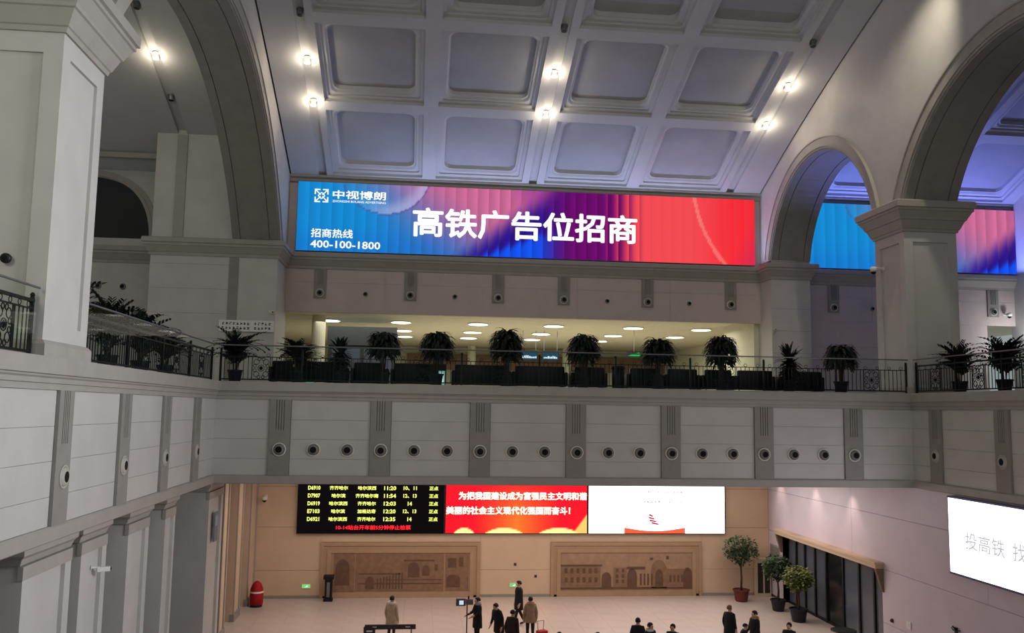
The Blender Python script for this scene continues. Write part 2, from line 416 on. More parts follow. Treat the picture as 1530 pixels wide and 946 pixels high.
# ------------------------------------------------------------------ structure: arcades with arches
def arch_fn(c, half, R, z0):
    return lambda Y: z0+math.sqrt(max(0, R*R-(Y-c)**2)) if abs(Y-c) <= half else None
LA = [(28.75, 10.95, 13.1, 8.8), (4.83, 10.95, 13.1, 8.8)]
RA = [(36.03, 4.93, 5.04, 15.26), (23.09, 6.0, 6.5, 13.8), (9.09, 6.0, 6.5, 13.8)]
ZS = 16.2
def arcade(name, x_void, x_out, arches, sgn):
    """sgn +1: void lies at larger x"""
    ys = set([YU, YN])
    for c, h, R, z in arches:
        for k in range(41): ys.add(round(max(YN, c-h*math.cos(math.pi*k/40)), 4))
    ys = sorted(ys); fns = [arch_fn(*a) for a in arches]
    def low(Y, side):
        for f in fns:
            q = f(min(max(Y+side*1e-4, YN+1e-5), YU))
            if q is not None: return max(ZS, q)
        return ZS
    mb = MB()
    for a, b in zip(ys[:-1], ys[1:]):
        la, lb = low(a, 1), low(b, -1); ta, tb = zc(a)+.72, zc(b)+.72
        for x in (x_void, x_out):
            mb.quad((x, a, la), (x, b, lb), (x, b, tb), (x, a, ta))
        mb.quad((x_void, a, la), (x_out, a, la), (x_out, b, lb), (x_void, b, lb))
    o = struct(mb.build(name, STONE))
    for c, h, R, z0 in arches:
        a0 = math.asin(min(1, h/R)); N = 36
        def ring(rad, k):
            t = -a0+2*a0*k/N; return (c+rad*math.sin(t), z0+rad*math.cos(t))
        ar = MB()
        for k in range(N):
            for (r1, r2, pr) in ((R+.0, R+.08, .05), (R+.08, R+.46, .10), (R+.46, R+.52, .14)):
                xx = x_void+sgn*pr
                p = [ring(r1, k), ring(r2, k), ring(r2, k+1), ring(r1, k+1)]
                if min(q[1] for q in p) < ZS-.3 or min(q[0] for q in p) < YN: continue
                F = [(xx, *q) for q in p]; B = [(x_void-sgn*.01, *q) for q in p]
                ar.quad(*F); ar.quad(F[1], B[1], B[2], F[2]); ar.quad(F[0], B[0], B[3], F[3])
        ar.build('archivolt', TRIM, o)
        L = abs(x_out-x_void); cuts = [(0.0, .34), (.38, 1.62), (1.66, L)]
        for s0, s1 in cuts:
            so = MB(); xa, xb = x_void-sgn*s0, x_void-sgn*s1
            for k in range(N):
                q = [ring(R-.07, k), ring(R-.07, k+1)]; qo = [ring(R+.02, k), ring(R+.02, k+1)]
                if min(q[0][1], q[1][1]) < ZS-.25 or min(q[0][0], q[1][0]) < YN: continue
                so.quad((xa, *q[0]), (xb, *q[0]), (xb, *q[1]), (xa, *q[1]))
                so.quad((xa, *q[0]), (xa, *q[1]), (xa, *qo[1]), (xa, *qo[0]))
                so.quad((xb, *q[0]), (xb, *q[1]), (xb, *qo[1]), (xb, *qo[0]))
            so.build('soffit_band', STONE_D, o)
    return o
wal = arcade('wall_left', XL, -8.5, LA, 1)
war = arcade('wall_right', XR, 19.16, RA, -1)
CAP = [(0, 15.33), (.05, 15.33), (.07, 15.42), (.10, 15.44), (.22, 15.72), (.26, 15.74), (.28, 15.80), (.40, 16.02), (.44, 16.04), (.44, 16.12), (.50, 16.14), (.50, 16.36), (.46, 16.40), (0, 16.40)]
def big_pillar(x0, x1, y0, y1):
    p = struct(MB().box(x0+.06, x1-.06, y0+.06, y1-.06, ZD, 16.3).build('pillar', STONE))
    MB().sweep([(x0, y0), (x1, y0), (x1, y1), (x0, y1)], CAP, closed=True).build('capital', TRIM, p)
    MB().sweep([(x0, y0), (x1, y0), (x1, y1), (x0, y1)], [(0, ZD), (.08, ZD), (.08, ZD+.22), (.03, ZD+.28), (0, ZD+.30)], closed=True).build('base', TRIM, p)
    e = .34; zb, zt = ZD+.28, 15.34
    f = [('Y', y0, y0+.06, x0, x1), ('Y', y1-.06, y1, x0, x1), ('X', x0, x0+.06, y0, y1), ('X', x1-.06, x1, y0, y1)]
    for ax, a, b, s, t in f:
        m_ = MB()
        c0 = 0 if ax == 'Y' else .06
        for (q0, q1, z0, z1) in ((s+c0, s+e, zb, zt), (t-e, t-c0, zb, zt), (s+e, t-e, zt-.38, zt), (s+e, t-e, zb, zb+.3)):
            if ax == 'Y': m_.box(q0, q1, a, b, z0, z1)
            else: m_.box(a, b, q0, q1, z0, z1)
        m_.build('panel_border', STONE, p)
    return p
big_pillar(-8.5, XL, 15.79, 17.8)
big_pillar(XR, 19.16, 29.09, 31.09)
big_pillar(XR, 19.16, 15.09, 17.09)
# engaged pier blocks against the back wall
eb = struct(MB().box(-12.05, XL, 39.7, YU+.3, ZD, 16.19).box(-12.05, -8.505, 39.7, YU+.3, 16.19, zc(39.7)+.5).build('wall_block_left', STONE))
MB().box(-8.62, -8.2, 39.66, 39.7, ZD, 15.36).build('recess_strip', STONE_D, eb)
MB().box(-11.15, -10.7, 39.62, 39.7, 16.2, 20.9).build('wall_rib', TRIM, eb)
for z in (10.6, 11.7, 12.8, 13.9, 15.0): MB().box(-12.0, -8.64, 39.695, 39.7, z, z+.007).build('joint_line', JOINT, eb)
er = struct(MB().box(XR, 19.16, 40.96, YU+.3, ZD, 16.3).build('wall_block_right', STONE))
for z in (10.6, 11.7, 12.8, 13.9): MB().box(XR, 19.16, 40.955, 40.96, z, z+.007).build('joint_line', JOINT, er)

# ------------------------------------------------------------------ structure: upper back wall, aisle walls
ub = MB()
ub.box(XL, XR, YU, YU+.3, 13.28, 20.6)
ub.box(19.16, 29.4, YU, YU+.3, ZD, 20.6); ub.box(29.4, XRO, YU, YU+.3, 13.5, 20.6)
ub = struct(ub.build('wall_back', mat('upper_wall_stone', (198, 184, 178), .6, var=.05, scale=1.5)))
UBS = mat('upper_wall_slab', (196, 181, 176), .6, var=.05, scale=1.5)
slabs(ub, XL, XR, [13.28, 14.72, 15.36], 'Y', YU, .02, .006, mt=UBS, maxlen=4.4)
slabs(ub, 19.16, XRO, [13.5, 14.72, 15.36], 'Y', YU, .02, .006, mt=UBS, maxlen=4.4)
slabs(ub, 19.16, 29.4, [ZD, 10.9, 12.2, 13.5], 'Y', YU, .02, .006, mt=UBS, maxlen=4.4)
# left aisle end wall with a flattened arch opening
la = MB(); LX0, LX1, LZ0 = -19.4, -12.95, 16.55
def larch(x):
    t = (x-(LX0+LX1)/2)/((LX1-LX0)/2); return LZ0+3.0*(max(0, 1-abs(t)**2.6))**(1/2.2)
N = 40; xs = [LX0+(LX1-LX0)*(.5-.5*math.cos(math.pi*k/N)) for k in range(N+1)]
la.box(XLO, LX1+.9, YU, YU+.3, ZD, LZ0); la.box(XLO, LX0, YU, YU+.3, LZ0, 21); la.box(LX1, -12.05, YU, YU+.3, LZ0, 21)
for a, b in zip(xs[:-1], xs[1:]):
    la.quad((a, YU, larch(a)), (b, YU, larch(b)), (b, YU, 21), (a, YU, 21))
    la.quad((a, YU, larch(a)), (a, YU+.3, larch(a)), (b, YU+.3, larch(b)), (b, YU, larch(b)))
la = struct(la.build('wall_aisle_left_end', STONE))
tr = MB()
for a, b in zip(xs[:-1], xs[1:]):
    for o0, o1, pr in ((0, .14, .12), (.14, .32, .08)):
        za, zb_ = larch(a), larch(b); cx = (LX0+LX1)/2
        sa = lambda x, o: x+(x-cx)/((LX1-LX0)/2)*o
        p = [(sa(a, o0), za+o0*.8), (sa(b, o0), zb_+o0*.8), (sa(b, o1), zb_+o1*.8), (sa(a, o1), za+o1*.8)]
        F = [(x, YU-pr, z) for x, z in p]; B = [(x, YU, z) for x, z in p]
        tr.quad(*F); tr.quad(F[0], F[1], B[1], B[0]); tr.quad(F[2], F[3], B[3], B[2])
tr.build('opening_moulding', TRIM, la)
struct(MB().box(LX0-.3, LX1+.6, YU+3.2, YU+3.4, 15.5, 21).build('wall_gallery_back', DARKIN))
struct(MB().box(XLO, -12.05, 40.95, 41.15, 20.1, 20.34).build('trim_4', TRIM))
struct(MB().box(XLO-.3, XLO, YN, YU+.3, 0, 27).build('wall_far_left', STONE))
struct(MB().box(XRO, XRO+.3, YN, YU+.3, 0, 27).build('wall_far_right', STONE))
# cornice running round the blocks and along the back wall
struct(MB().sweep([(XLO, YU), (-12.05, YU), (-12.05, 39.7), (XL, 39.7), (XL, YU), (XR, YU), (XR, 40.96), (19.16, 40.96), (19.16, YU), (XRO, YU)],
    [(0, 15.36), (.05, 15.37), (.07, 15.5), (.10, 15.52), (.24, 15.78), (.28, 15.8), (.28, 15.9), (.34, 15.93), (.34, 16.10), (.30, 16.15), (0, 16.15)]).build('trim_3', TRIM))
struct(MB().sweep([(XL, YU), (XR, YU)], [(0, 19.62), (.10, 19.62), (.14, 19.68), (.14, 19.78), (.3, 19.86), (.3, 19.95), (0, 19.95)]).build('trim_5', TRIM))
struct(MB().sweep([(19.16, YU), (XRO, YU)], [(0, 19.62), (.10, 19.62), (.14, 19.68), (.14, 19.78), (.3, 19.86), (.3, 19.95), (0, 19.95)]).build('trim_6', TRIM))
# upper wall strips below the cornice, each ending above its nozzle
US = [(-4.88, 1), (-2.71, 0), (-.55, 1), (1.62, 0), (3.74, 1), (7.01, 1), (9.2, 0), (11.26, 1), (13.4, 0), (15.56, 1), (21.02, 1), (23.1, 0), (25.4, 1), (29.75, 1)]
for x, big in US:
    if big:
        s = MB().box(x-.3, x+.3, YU-.05, YU, 13.95, 15.36); s.box(x-.3, x-.14, YU-.08, YU-.05, 14.6, 15.36); s.box(x+.14, x+.3, YU-.08, YU-.05, 14.6, 15.36)
        for q in (-.09, -.02, .05): s.box(x+q, x+q+.045, YU-.08, YU-.05, 14.6, 15.36)
        s.box(x-.3, x+.3, YU-.08, YU-.05, 13.95, 14.6)
        s.build('wall_strip', STONE_D, ub)

# ------------------------------------------------------------------ structure: vaulted coffered ceiling
def vsurf(mb, x0, x1, y0, y1, off, n=10):
    for k in range(n):
        a, b = y0+(y1-y0)*k/n, y0+(y1-y0)*(k+1)/n
        mb.quad((x0, a, zc(a)+off), (x0, b, zc(b)+off), (x1, b, zc(b)+off), (x1, a, zc(a)+off))
cb = MB(); vsurf(cb, XLO, XRO, 15, YU+.3, .7, 24); vsurf(cb, XLO, XRO, YN, 15, .7, 20)
ce = struct(cb.build('ceiling', JOINT))
PITCHY = 4.87
ROWS = [(37.47-PITCHY*k, 42.34-PITCHY*k if k else 42.34) for k in range(5)]
def coffer(cx0, cx1, cy0, cy1, ox0, ox1, oy0, oy1):
    mb = MB()
    rings = [(cx0, cx1, cy0, cy1, .001, 0), (ox0, ox1, oy0, oy1, .001, 0), (ox0, ox1, oy0, oy1, .001, .13),
             (ox0+.16, ox1-.16, oy0+.16, oy1-.16, .10, .13), (ox0+.16, ox1-.16, oy0+.16, oy1-.16, .10, .20),
             (ox0+.30, ox1-.30, oy0+.28, oy1-.28, .30, .20), (ox0+.36, ox1-.36, oy0+.34, oy1-.34, .32, .27),
             (ox0+.40, ox1-.40, oy0+.38, oy1-.38, .34, .27), (ox0+.40, ox1-.40, oy0+.38, oy1-.38, .34, .46)]
    C = 5
    for x0, x1, y0, y1, r, o in rings:
        for (qx, qy, a0) in ((x1-r, y1-r, 0), (x0+r, y1-r, 90), (x0+r, y0+r, 180), (x1-r, y0+r, 270)):
            for k in range(C):
                a = math.radians(a0+90*k/(C-1)); x = qx+r*math.cos(a); y = qy+r*math.sin(a)
                mb.v.append((x, y, zc(y)+o))
    M = 4*C
    for i in range(len(rings)-1):
        for k in range(M):
            a, b = i*M+k, i*M+(k+1) % M; mb.face((a, b, b+M, a+M))
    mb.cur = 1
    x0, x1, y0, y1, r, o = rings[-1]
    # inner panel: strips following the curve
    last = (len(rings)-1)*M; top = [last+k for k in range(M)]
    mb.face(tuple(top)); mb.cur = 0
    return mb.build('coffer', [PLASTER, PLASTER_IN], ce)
def coffers(cols, rows):
    for (a, b, oa, ob) in cols:
        for k in rows:
            y0, y1 = ROWS[k]; coffer(a, b, y0, y1, oa, ob, y0+.27, y1-(.38 if k == 0 else .27))
coffers([(-4.41, .2, -4.41, -.12), (.2, 4.79, .52, 4.79), (5.9, 10.4, 5.9, 10.1), (10.4, 14.95, 10.72, 14.95)], range(5))
coffers([(19.9, 24.9, 20.3, 24.9), (26.1, 30.6, 26.1, 30.3)], range(3))
YE = ROWS[-1][0]
def rib(x0, x1, name='rib', y0=YE, groove=.40):
    c = (x0+x1)/2; mb = MB()
    for a, b, o in ((x0, c-groove/2, 0), (c-groove/2, c+groove/2, .17), (c+groove/2, x1, 0)): vsurf(mb, a, b, y0, YU, o, 24)
    for xx in (c-groove/2, c+groove/2):
        for k in range(24):
            a, b = y0+(YU-y0)*k/24, y0+(YU-y0)*(k+1)/24
            mb.quad((xx, a, zc(a)), (xx, b, zc(b)), (xx, b, zc(b)+.17), (xx, a, zc(a)+.17))
    return mb.build(name, PLASTER, ce)
for a, b in ((-5.45, -4.41), (4.79, 5.9), (14.95, 16.05), (24.9, 26.1)): rib(a, b)
def band(x0, x1, y0, y1, name='plain_band'):
    mb = MB(); vsurf(mb, x0, x1, y0, y1, 0, 24); return mb.build(name, PLASTER, ce)
band(XL+.07, -5.45, YE, YU); band(16.05, XR-.07, YE, YU); band(XL+.07, XR-.07, YN, YE)
band(19.23, 19.9, YE, YU); band(30.6, XRO, YE, YU); band(19.23, XRO, YN, ROWS[2][0])
rib(-11.5, -10.4, y0=YE); band(XLO, -11.5, YE, YU); band(-10.4, -8.57, YE, YU); band(XLO, -8.57, YN, YE)

# ------------------------------------------------------------------ structure: waiting hall behind the upper opening
HZ = 13.55
hc = struct(MB().box(XLO, XRO+4, YU+.3, 82, HZ+.1, HZ+.3).build('ceiling_hall', HALLW))
for k in range(40):
    MB().box(-14, 26, YU+.5+k*.6, YU+1.02+k*.6, HZ, HZ+.08).build('ceiling_slat', HALLW, hc)
struct(MB().box(XLO, XRO+4, 70, 70.3, ZD, HZ+.1).build('wall_hall_back', HALLW))
hb = struct(MB().box(-1.0, 22, 69.6, 69.9, 11.9, 13.1).build('trim_7', HALLBR))
struct(MB().box(-12.0, -11.7, YU+.3, 70, ZD, HZ+.1).build('wall_hall_left', HALLW))
struct(MB().box(20.0, 20.3, 47, 70, ZD, HZ+.1).build('wall_hall_right', HALLW))
struct(MB().box(16.9, 17.5, YU+.3, 47, ZD, HZ+.1).build('wall_hall_return', HALLW))
LAMPM = emis('hall_lamp', (255, 252, 232), 5.0)
n = 0
for j, y in enumerate((48.6, 53.8, 58.2)):
    for i, x in enumerate((-5.0, -1.1, 3.2, 7.5, 12.1, 16.1)):
        t = thing('ceiling_light', '%s flat white ceiling light from the left in the %s row inside the upper hall' % (ORD[i], ('nearest', 'middle', 'farthest')[j]), 'light', (x, y, HZ-.07), 0, 'ceiling lights of the upper hall')
        MB().lathe([(.62, 0), (.62, .07)], seg=20).build('frame', WHITE, t)
        MB().lathe([(.54, -.012), (.54, .0)], seg=20).build('diffuser', LAMPM, t)
co = struct(MB().lathe([(.42, ZD), (.42, ZD+.2), (.36, ZD+.22), (.36, HZ+.1)], (-5.35, 46.5, 0), 20).build('pillar', HALLW, smooth=False))
for x in (3.9, 11.2):
    struct(MB().lathe([(.40, ZD), (.40, ZD+.2), (.32, ZD+.22), (.32, HZ+.1)], (x, 66, 0), 16).build('pillar', HALLW))

# ------------------------------------------------------------------ banners (self-lit advertising boxes)
BLUE, PINK, INDIGO, ROYAL, PURPLE, CORAL, RED = (30, 138, 212), (206, 108, 152), (46, 24, 140), (22, 84, 244), (108, 14, 108), (250, 78, 86), (255, 40, 52)
def banner_fn(u, v):
    pl = (u*42) % 1.0
    c = mix((24, 140, 214), (58, 118, 196), sm(.12, .3, u)); c = mix(c, (24, 112, 208), sm(.5, 0, v)*.5)
    c = mix(c, PINK, sm(.16, .46, u+.22*(v-.45)))
    w = (u-.365)-v*.19+(pl-.5)*.022
    c = mix(c, INDIGO, sm(-.05, .03, w))
    c = mix(c, ROYAL, sm(0, .05, (u-.37)-v*.36+(pl-.5)*.03)*sm(.62, .5, u)*sm(.75, .2, v))
    c = mix(c, (150, 50, 150), sm(.44, .5, u)*sm(.6, .5, u)*sm(.55, 1, v)*.75*(.4+.6*pl))
    c = mix(c, PURPLE, sm(.5, .6, u))
    c = mix(c, CORAL, sm(.66, .75, u+(pl-.5)*.045))
    c = mix(c, RED, sm(.84, .97, u)*(.6+.4*pl)); c = mix(c, (200, 44, 104), sm(.93, 1.02, u-.07*v)*.7)
    k = 1+(.12+.12*sm(.3, .5, u))*(pl-.5) if u < .7 else 1+.03*(pl-.5)
    c = tuple(q*k for q in c)
    x, z = u*22.84, v*3.39                                         # glassy ring at the top
    r = math.hypot(x-4.2, z-4.1)
    if r < 2.15: c = mix(c, (190, 186, 226), (.08+.62*sm(1.35, 2.05, r))*sm(-1.6, 1.6, (x-4.2)-(z-4.1)*.4))
    if 2.15 < r < 2.24: c = mix(c, (96, 70, 140), .45)
    r2 = abs(math.hypot(x-26.5, z-4.5)-6.9)
    if r2 < .09: c = mix(c, (255, 150, 140), .6)
    return c
PRINT = print_mat('backlit_print', 0.86); PRINT.cycles.emission_sampling = 'FRONT'
LETTER = emis('white_lettering', (255, 255, 255), 1.0)
def banner(label, x0, x1, fn, nx):
    t = thing('advertising_banner', label, 'banner', ((x0+x1)/2, YU-.3, 16.2)); cx = (x0+x1)/2
    MB().box(x0-cx, x1-cx, 0, .2, .0, 3.4).build('light_box', mat('banner_edge', (150, 150, 160), .5), t)
    pf = picture('printed_front', x0-cx, x1-cx, .01, 3.395, -.012, nx, 36, fn, PRINT, t)
    return pf, cx
b1, cx = banner('long backlit blue to red banner with white Chinese lettering under the vault', -6.07, 16.77, banner_fn, 336)
yb = -.03
text_each('高铁广告位招商', -.54-cx, 10.67-cx, .86, 2.34, LETTER, b1, yb, .026)
text_each('中视博朗', -4.42-cx, -1.86-cx, 2.60, 3.02, LETTER, b1, yb, .02)
text('ZHONGSHI BOLANG ADVERTISING', -4.42-cx, -1.86-cx, 2.42, 2.53, LETTER, b1, at=yb, bold=.01)
text_each('招商热线', -5.38-cx, -3.39-cx, .66, 1.10, LETTER, b1, yb, .018)
text('400-100-1800', -5.39-cx, -2.06-cx, .16, .53, LETTER, b1, at=yb, bold=.02)
lg = MB(); L0, L1, Z0, Z1 = -5.28-cx, -4.62-cx, 2.42, 3.02                 # square emblem of corner brackets and a cross
def bar(p, q, w):
    d_ = Vector((q[0]-p[0], q[1]-p[1])).normalized(); n_ = Vector((-d_.y, d_.x))*w/2
    lg.quad((p[0]+n_.x, yb, p[1]+n_.y), (q[0]+n_.x, yb, q[1]+n_.y), (q[0]-n_.x, yb, q[1]-n_.y), (p[0]-n_.x, yb, p[1]-n_.y))
mx_, mz_ = (L0+L1)/2, (Z0+Z1)/2
for sx in (-1, 1):
    for sz in (-1, 1):
        bar((mx_+sx*.33, mz_+sz*.30), (mx_+sx*.06, mz_+sz*.30), .06); bar((mx_+sx*.30, mz_+sz*.33), (mx_+sx*.30, mz_+sz*.06), .06)
        bar((mx_+sx*.27, mz_+sz*.27), (mx_+sx*.04, mz_+sz*.04), .05)
for a, b in (((-.16, 0), (0, .16)), ((0, .16), (.16, 0)), ((.16, 0), (0, -.16)), ((0, -.16), (-.16, 0))): bar((mx_+a[0], mz_+a[1]), (mx_+b[0], mz_+b[1]), .045)
lg.build('emblem', LETTER, b1)
banner('backlit blue and pink banner seen through the arches of the right aisle', 19.3, 31.0-.02, lambda u, v: banner_fn(u*.47, v), 168)

# ------------------------------------------------------------------ LED screens
SCRB = mat('screen_casing', (14, 14, 18), .5)
def led(name, label, x0, x1, z0, z1, face, nx=None, fn=None):
    t = thing(name, label, 'screen', ((x0+x1)/2, YG-.06, z0)); cx = (x0+x1)/2
    MB().box(x0-cx, x1-cx, -.16, 0, 0, z1-z0).build('casing', SCRB, t)
    if fn: t = picture('display', x0-cx+.03, x1-cx-.03, .03, z1-z0-.03, -.172, nx, 40, fn, face, t)
    else: MB().quad((x0-cx+.03, -.172, .03), (x1-cx-.03, -.172, .03), (x1-cx-.03, -.172, z1-z0-.03), (x0-cx+.03, -.172, z1-z0-.03)); 
    return t, cx
ZB = 2.93; YT = -.185
t, cx = led('departure_board', 'black departure board with rows of yellow Chinese train times', -5.44, 1.33, ZB, 5.75, None)
t = MB().box(-6.7/2, 6.7/2, -.172, -.16, .03, 2.79).build('display', emis('board_black', (16, 12, 14), 1.0), t)
YEL = emis('led_yellow', (238, 246, 120), 1.2); REDL = emis('led_red', (255, 40, 52), 1.2)
rows = [('D6910', '齐齐哈尔', '哈尔滨西', '11:20', '10、11', '正点'), ('D7907', '哈尔滨', '齐齐哈尔南', '11:54', '12、13', '正点'),
        ('D6919', '哈尔滨西', '齐齐哈尔', '12:03', '14', '正点'), ('E7103', '哈尔滨', '加格达奇', '12:20', '12、13', '正点'), ('D6921', '哈尔滨西', '齐齐哈尔', '12:35', '14', '正点')]
cols = [(-4.70, .56), (-3.58, 0), (-2.28, 0), (-1.22, .56), (-.29, 0), (.81, .42)]
for k, row in enumerate(rows):
    zc_ = 5.02-.355*k; skew = -.012*k
    for (xc, w), tx in zip(cols, row):
        if w == 0: w = .21*len(tx) if tx[0] > '\u3000' else (.62 if len(tx) > 2 else .2)
        text(tx, xc-w/2-cx, xc+w/2-cx, zc_-.095-ZB, zc_+.095-ZB, YEL, t, at=YT, bold=.035)
text('10-14站台开车前5分钟停止检票', -3.65-cx, -.22-cx, .18, .40, REDL, t, at=YT, bold=.03)
def red_fn(u, v):
    c = mix((228, 24, 40), (240, 120, 40), max(0, 1-abs(u-.5)*3.2)*sm(1.1, .2, v)*.9)
    for a, b in ((.06, .20), (.28, .54), (.66, .94)):
        if a < u < b: c = mix(c, (255, 236, 150), sm(.012, -.012, v-(.09-.085*((u-(a+b)/2)/((b-a)/2))**2)))
    if u > .9: c = mix(c, (250, 214, 110), .85*sm(.03, -.03, v-(u-.9)*3.2))
    return c
t, cx = led('led_screen', 'red LED screen with two lines of white Chinese slogan lettering', 1.36, 8.14, ZB, 5.75, print_mat('red_screen_print', 1.25), 150, red_fn)
LW = emis('slogan_white', (255, 252, 225), 1.5)
text_each('为把我国建设成为富强民主文明和谐', 1.98-cx, 8.10-cx, 4.50-ZB, 4.88-ZB, LW, t, YT, .04)
text_each('美丽的社会主义现代化强国而奋斗！', 1.40-cx, 7.30-cx, 3.82-ZB, 4.20-ZB, LW, t, YT, .04)
t, cx = led('led_screen', 'glaring white LED screen with a small red emblem above an orange strip', 8.17, 14.92, ZB, 5.75, None)
t = MB().quad((-6.7/2, -.172, .03), (6.65/2, -.172, .03), (6.65/2, -.172, 2.79), (-6.7/2, -.172, 2.79)).build('display', emis('screen_white', (255, 255, 255), 3.2, True), t)
PALE = emis('screen_pale_grey', (196, 192, 196), 1.0); ORA = emis('screen_orange', (236, 96, 66), 1.05); CRI = emis('screen_crimson', (206, 40, 66), 1.0)
for x0, x1, z0, z1 in ((10.5, 12.85, 4.86, 4.97), (10.4, 12.7, 4.40, 4.52), (10.05, 11.0, 4.03, 4.13)):
    q = MB(); k = x0
    while k < x1:
        w = random.uniform(.05, .12); h = random.uniform(.4, 1)*(z1-z0)
        if random.random() < .7: q.quad((k-cx, YT, z0-ZB), (k+w-cx, YT, z0-ZB), (k+w-cx, YT, z0+h-ZB), (k-cx, YT, z0+h-ZB))
        k += w+.08
    q.build('faint_lettering', PALE, t, kind='stuff')
q = MB()
for k in range(12):
    a, b = 9.92+.2483*k, 9.92+.2483*(k+1); f = lambda x: .30-.16*math.sin((x-9.92)/2.98*math.pi)
    q.quad((a-cx, YT, .03), (b-cx, YT, .03), (b-cx, YT, f(b)), (a-cx, YT, f(a)))
q.build('orange_strip', ORA, t)
q = MB()
for k, (x, z, l) in enumerate(((11.10, 3.80, .2), (11.08, 3.67, .3), (11.12, 3.54, .36), (11.22, 3.42, .36))):
    q.quad((x-cx, YT-.003, z-ZB), (x+l-cx, YT-.003, z-.07-ZB), (x+l+.03-cx, YT-.003, z-ZB+.0), (x+.05-cx, YT-.003, z+.08-ZB))
q.build('emblem', CRI, t)
# big white screen on the right wall, running on towards the camera with an unseen red end added for a pink cast on the left
t = thing('led_screen', 'big bright white LED screen on the right wall with pale grey lettering', 'screen', (XR-.03, 20.0, 3.8))
MB().box(-.14, .0, -8.1, 6.82, -.04, 2.4).build('casing', mat('screen_casing_blue', (70, 76, 110), .5), t)
MB().quad((-.152, 6.76, .03), (-.152, -3.0, .03), (-.152, -3.0, 2.34), (-.152, 6.76, 2.34)).build('display', emis('screen_white_right', (246, 246, 255), 3.4, True), t)
MB().quad((-.152, -3.0, .03), (-.152, -8.0, .03), (-.152, -8.0, 2.34), (-.152, -3.0, 2.34)).build('added_red_end', emis('red_end_glow', (236, 70, 60), 2.2, True), t)
SGR = emis('screen_text_grey', (186, 184, 190), 1.0)
text('投', 5.92, 5.34, .86, 1.38, SGR, t, 'X', -.165, .012); text('高', 5.28, 4.72, .86, 1.38, SGR, t, 'X', -.165, .012)
text('铁', 4.66, 4.08, .86, 1.38, SGR, t, 'X', -.165, .012); text('找', 3.74, 3.16, .86, 1.38, SGR, t, 'X', -.165, .012)

# ------------------------------------------------------------------ round air nozzles
NZ = {}
NBALL = mat('nozzle_grey', (128, 124, 118), .5)
def nozzle(label, group, loc, face, r, ringmat=NOZ, small=False, flat=1.0):
    t = thing('air_nozzle', label, 'nozzle', loc, {'Y': 0, 'X+': math.pi/2, 'X-': -math.pi/2}[face], group); t.scale = (1, flat, 1)
    k = (r, ringmat.name, small)
    if k not in NZ:
        a = MB().lathe([(r, 0), (r, .03), (r*.93, .05), (r*.86, .05), (r*.80, .02), (r*.80, .0)] if not small else [(r, 0), (r, .03), (r*.9, .04)], seg=24, axis='Y').build('rim', ringmat, t, True)
        b = MB().lathe([(r*.80, 0), (r*.78, .03), (r*.66, .10), (r*.52, .13), (r*.48, .13)], seg=24, axis='Y').build('ball', NBALL if ringmat is NOZ else ringmat, t, True)
        c = MB().lathe([(r*.47, .10), (r*.47, .135)], seg=20, axis='Y').build('outlet', HOLE, b)
        NZ[k] = (a.data, b.data, c.data)
    else:
        link('rim', NZ[k][0], t); b = link('ball', NZ[k][1], t); link('outlet', NZ[k][2], b)
    return t
for k in range(19):
    x = -4.42+k*1.0767
    on = any(abs(x-p) < .3 for p in XP)
    nozzle('white ring air nozzle, %s from the left along the back balcony front' % (ORD+['nineteenth'])[k], 'air nozzles on the back balcony front', (x, YF-(.085 if on else .02), 7.35), 'Y', .22)
SN = mat('stone_nozzle', (176, 170, 160), .5)
for k, y in enumerate((16.93, 20.2, 23.35, 26.55)):
    nozzle('stone-coloured air nozzle on the left balcony front, %s strip from the big left pillar' % ORD[k], 'air nozzles on the left balcony front', (XL+.085, y, 7.37), 'X+', .22, SN, flat=.4)
for k, y in enumerate((27.5, 24.15)):
    nozzle('stone-coloured air nozzle on the right balcony front, %s strip from the corner' % ORD[k], 'air nozzles on the right balcony front', (XR-.085, y, 7.42), 'X-', .22, SN, flat=.4)
nb = ns = 0
for x, big in US:
    if x < 18:
        if big: nozzle('white ring air nozzle under a fluted strip below the long banner, %s from the left' % ORD[nb], 'air nozzles below the long banner', (x, YU-.08, 14.2), 'Y', .2); nb += 1
        else: nozzle('small dark air nozzle on plain stone below the long banner, %s from the left' % ORD[ns], 'small air nozzles below the long banner', (x, YU-.02, 14.2), 'Y', .15); ns += 1
    elif x != 25.4:
        nozzle({21.02: 'white ring air nozzle seen through the small right arch', 23.1: 'small air nozzle just left of the right pillar, in the aisle', 29.75: 'white ring air nozzle below the aisle banner, right of the pillar'}[x], 'air nozzles in the right aisle', (x, YU-(.08 if big else .02), 14.2), 'Y', .2 if big else .15)
for k, x in enumerate((-15.12, -14.01)):
    nozzle('dark air nozzle on the left aisle end wall, %s from the big left pillar' % ORD[k], 'air nozzles in the left aisle', (x, YU, 14.24), 'Y', .19)

